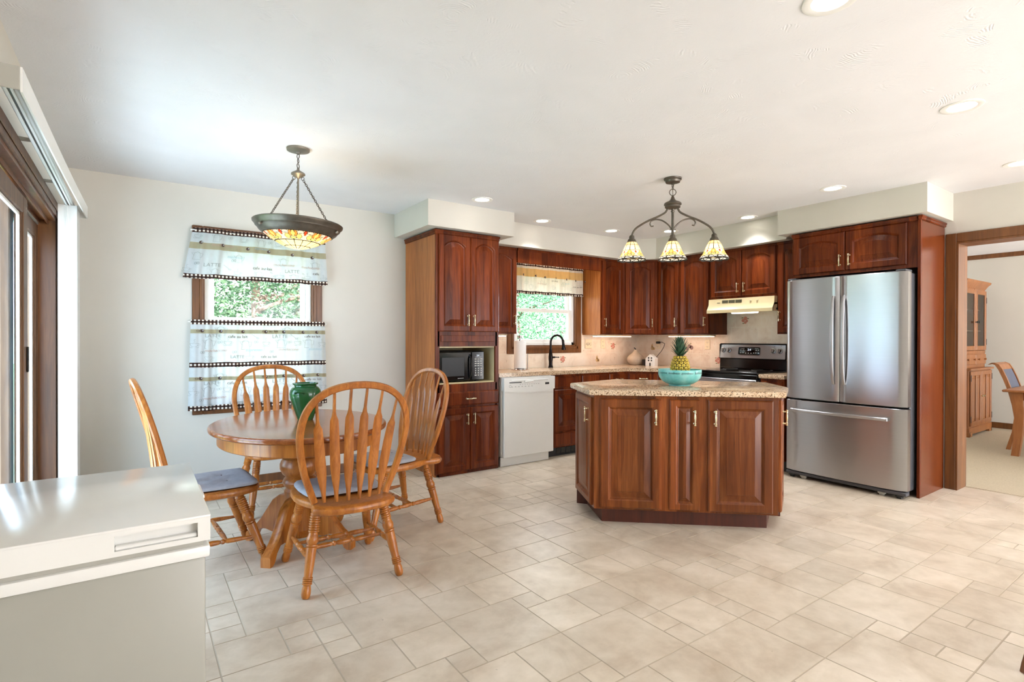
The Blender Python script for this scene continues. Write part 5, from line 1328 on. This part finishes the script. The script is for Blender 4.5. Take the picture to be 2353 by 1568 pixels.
# ------------------------------------------------------------------ dining room furniture
def hutch():
    W, D = .91, .43
    t = thing('china_hutch', 'maple china hutch with glass doors against the dining room wall', 'hutch', (8.55, 2.17, .004))
    d0 = .06
    def low(mb): mb.box((.0, 0, .10), (W, D, .84), .003); mb.box((-.012, -.012, .03), (W+.012, D, .115), .004)
    part('lower_case', t, 'hutch', low)
    for k in (0, 1):
        def base(mb):
            x = -.012 if k == 0 else W-.098; mb.box((x, -.014, 0), (x+.11, .02, .06), .003); xs = -.014 if k == 0 else W-.016
            mb.box((xs, -.014, 0), (xs+.03, .09, .06), .003)
        part('bracket_foot', t, 'hutch', base); part('bracket_foot', t, 'hutch', lambda mb: mb.box((-.012 if k == 0 else W-.02, D-.06, 0), (.02 if k == 0 else W+.012, D, .06), .003))
    part('shelf_top', t, 'hutch', lambda mb: mb.box((-.03, -.03, .84), (W+.03, D, .862), .005))
    a = d0
    def up(mb):
        mb.box((.01, a, .862), (.03, D, 1.92)); mb.box((W-.03, a, .862), (W-.01, D, 1.92)); mb.box((.03, D-.015, .862), (W-.03, D, 1.92)); mb.box((.03, a, .862), (W-.03, D, 1.06)); mb.box((.03, a, 1.89), (W-.03, D, 1.92))
        mb.box((.01, a-.006, 1.05), (W-.01, a+.01, 1.085), .002); mb.box((W/2-.014, a-.004, 1.08), (W/2+.014, a+.014, 1.90))
        for z in (1.34, 1.62): mb.box((.03, a+.04, z), (W-.03, D-.015, z+.014))
    part('upper_case', t, 'hutch', up)
    def cor(mb): mb.rings([[(-i+.01, a-i, z), (W-.01+i, a-i, z), (W-.01+i, D, z), (-i+.01, D, z)] for i, z in ((0, 1.90), (.008, 1.915), (.03, 1.955), (.05, 1.975), (.055, 2.0))], 0, True, True, True)
    part('cornice', t, 'hutch', cor)
    for k in (0, 1):
        x0, x1 = (.022, W/2-.006) if k == 0 else (W/2+.006, W-.022)
        def gd(mb):
            s = .058; z0, z1 = 1.09, 1.885
            for p, q in (((x0, a-.018, z0), (x0+s, a-.001, z1)), ((x1-s, a-.018, z0), (x1, a-.001, z1)), ((x0+s, a-.018, z0), (x1-s, a-.001, z0+s)), ((x0+s, a-.018, z1-s), (x1-s, a-.001, z1))): mb.box(p, q, .003)
        d = part('glass_door', t, 'hutch', gd)
        part('pane', d, 'cab_glass', lambda mb: mb.box((x0+.055, a-.011, 1.145), (x1-.055, a-.008, 1.83)))
        hx = x1-.03 if k == 0 else x0+.03
        part('knob', d, 'black_matte', lambda mb: mb.lathe([(.006, 0), (.006, .012), (.015, .018), (.015, .026), (0, .030)], 12, (hx, a-.018, 1.46), (0, -1, 0)))
        ox = x0 if k == 0 else x1
        part('hinge', d, 'black_matte', lambda mb: [mb.box((ox-.008, a-.0205, z), (ox+.012, a-.017, z+.08), .002) for z in (1.16, 1.72)])
        def dr(mb): mb.box((x0, a-.016, .905), (x1, a-.001, 1.035), .004)
        e = part('drawer_front', t, 'hutch', dr)
        part('knob', e, 'hutch', lambda mb: [mb.lathe([(.006, 0), (.006, .010), (.014, .016), (.013, .024), (0, .027)], 12, (x, a-.016, .97), (0, -1, 0)) for x in (x0+.08, x1-.08)])
        def ld(mb):
            z0, z1 = .135, .825; s = .055; m_ = (x0+x1)/2
            for p, q in (((x0, -.018, z0), (x0+s, -.001, z1)), ((x1-s, -.018, z0), (x1, -.001, z1)), ((x0+s, -.018, z0), (x1-s, -.001, z0+s)), ((x0+s, -.018, z1-s), (x1-s, -.001, z1)), ((m_-.022, -.018, z0+s), (m_+.022, -.001, z1-s))): mb.box(p, q, .003)
            for xa, xb in ((x0+s, m_-.022), (m_+.022, x1-s)): mb.box((xa, -.006, z0+s), (xb, -.001, z1-s)); mb.box((xa+.02, -.013, z0+s+.03), (xb-.02, -.004, z1-s-.03), .005)
        g = part('door', t, 'hutch', ld)
        part('knob', g, 'brass', lambda mb: mb.lathe([(.006, 0), (.006, .012), (.014, .018), (.013, .026), (0, .029)], 12, (hx, -.018, .50), (0, -1, 0)))
        part('hinge', g, 'black_matte', lambda mb: [mb.box((ox-.008, -.0205, z), (ox+.012, -.017, z+.08), .002) for z in (.18, .70)])
hutch()
def dining_room_set():
    t = thing('dining_room_table', 'wooden dining room table seen through the cased opening', 'table', (7.58, 1.575, .004))
    part('tabletop', t, 'hutch', lambda mb: mb.box((-.06, -1.7, .675), (1.04, .06, .70), .008))
    part('apron', t, 'hutch', lambda mb: mb.box((.03, -1.62, .59), (.95, -.03, .676), .003))
    for x, y in ((.0, -.09), (.89, -.09), (.0, -1.64), (.89, -1.64)):
        def lg(mb):
            R = []
            for k in range(9):
                z = .676*(1-k/8); w_ = .045-.014*(k/8)-.004*math.sin(PI*k/8); b = -.02*math.sin(PI*k/8)+.012*(k/8); cx, cy = x+.045, y+.045
                sx = -1 if x < .4 else 1; sy = 1 if y > -.5 else -1
                R.append([(cx+q*w_+sx*b, cy+p*w_+sy*b, z) for q, p in ((-1, -1), (1, -1), (1, 1), (-1, 1))])
            mb.rings([[*reversed(r)] for r in R], 0, True, True, True)
        part('leg', t, 'hutch', lg)
    def dchair(label, loc, rz):
        c = thing('scroll_back_chair', label, 'chair', loc, rz)
        part('seat_frame', c, 'hutch', lambda mb: mb.box((-.23, -.20, .36), (.23, .23, .42), .006))
        part('seat_pad', c, 'dchair_pad', lambda mb: mb.box((-.225, -.19, .42), (.225, .235, .46), .018, seg=2))
        curve = [(-.18, .36), (-.20, .50), (-.235, .66), (-.28, .80), (-.315, .89), (-.345, .945), (-.385, .965), (-.41, .945)]
        for s in (-1, 1):
            part('back_post', c, 'hutch', lambda mb: mb.rings([[(s*.21-.018, y-.017, z-.004), (s*.21+.018, y-.017, z-.004), (s*.21+.018, y+.017, z+.004), (s*.21-.018, y+.017, z+.004)] for y, z in curve], 0, True, True, True))
            part('leg', c, 'hutch', lambda mb: mb.rings([[(s*.20+a*w_, .19+b*w_, z) for a, b in ((-1, -1), (1, -1), (1, 1), (-1, 1))] for z, w_ in ((0, .016), (.38, .022))], 0, True, True, True))
            part('leg', c, 'hutch', lambda mb: mb.rings([[(s*.20+a*.018, y+b*.018, z) for a, b in ((-1, -1), (1, -1), (1, 1), (-1, 1))] for y, z in ((-.25, 0), (-.20, .2), (-.18, .38))], 0, True, True, True))
        def crest(mb): mb.rings([[(-.2, y-.012, z), (.2, y-.012, z), (.2, y+.012, z+.003), (-.2, y+.012, z+.003)] for y, z in curve[4:]], 0, True, True, True)
        part('crest_rail', c, 'hutch', crest)
        part('back_panel', c, 'dchair_pad', lambda mb: mb.rings([[(-.19, y-.008, z), (.19, y-.008, z), (.19, y+.008, z+.002), (-.19, y+.008, z+.002)] for y, z in curve[1:5]], 0, True, True, True))
    M['dchair_pad'] = plain('slate_upholstery', (86, 90, 104), .8, var=.08)
    dchair('scroll-back wooden chair at the near end of the dining room table', (8.2, 1.43, .004), PI)
    dchair('scroll-back wooden chair at the side of the dining room table', (7.28, .75, .004), -PI/2)
dining_room_set()

def stool():
    t = thing('wooden_stool', 'splayed brown wooden leg of a stool at the bottom right corner', 'stool', (2.868, .336, 0), 0.)
    part('seat', t, 'trim', lambda mb: mb.lathe([(0, .585), (.13, .585), (.15, .592), (.155, .603), (.15, .614), (.13, .618), (0, .615)], 28))
    for k in range(4):
        a = math.radians(135+90*k); part('leg', t, 'trim', lambda mb: mb.turned((.10*math.cos(a), .10*math.sin(a), .59), (.255*math.cos(a), .255*math.sin(a), 0), [(0, .015), (.5, .018), (.95, .015), (1, .013)], 12))
    for k in range(4):
        a, b = math.radians(135+90*k), math.radians(225+90*k); r = .215; part('stretcher', t, 'trim', lambda mb: mb.turned((r*math.cos(a), r*math.sin(a), .15), (r*math.cos(b), r*math.sin(b), .15), [(0, .007), (.5, .010), (1, .007)], 10))
stool()
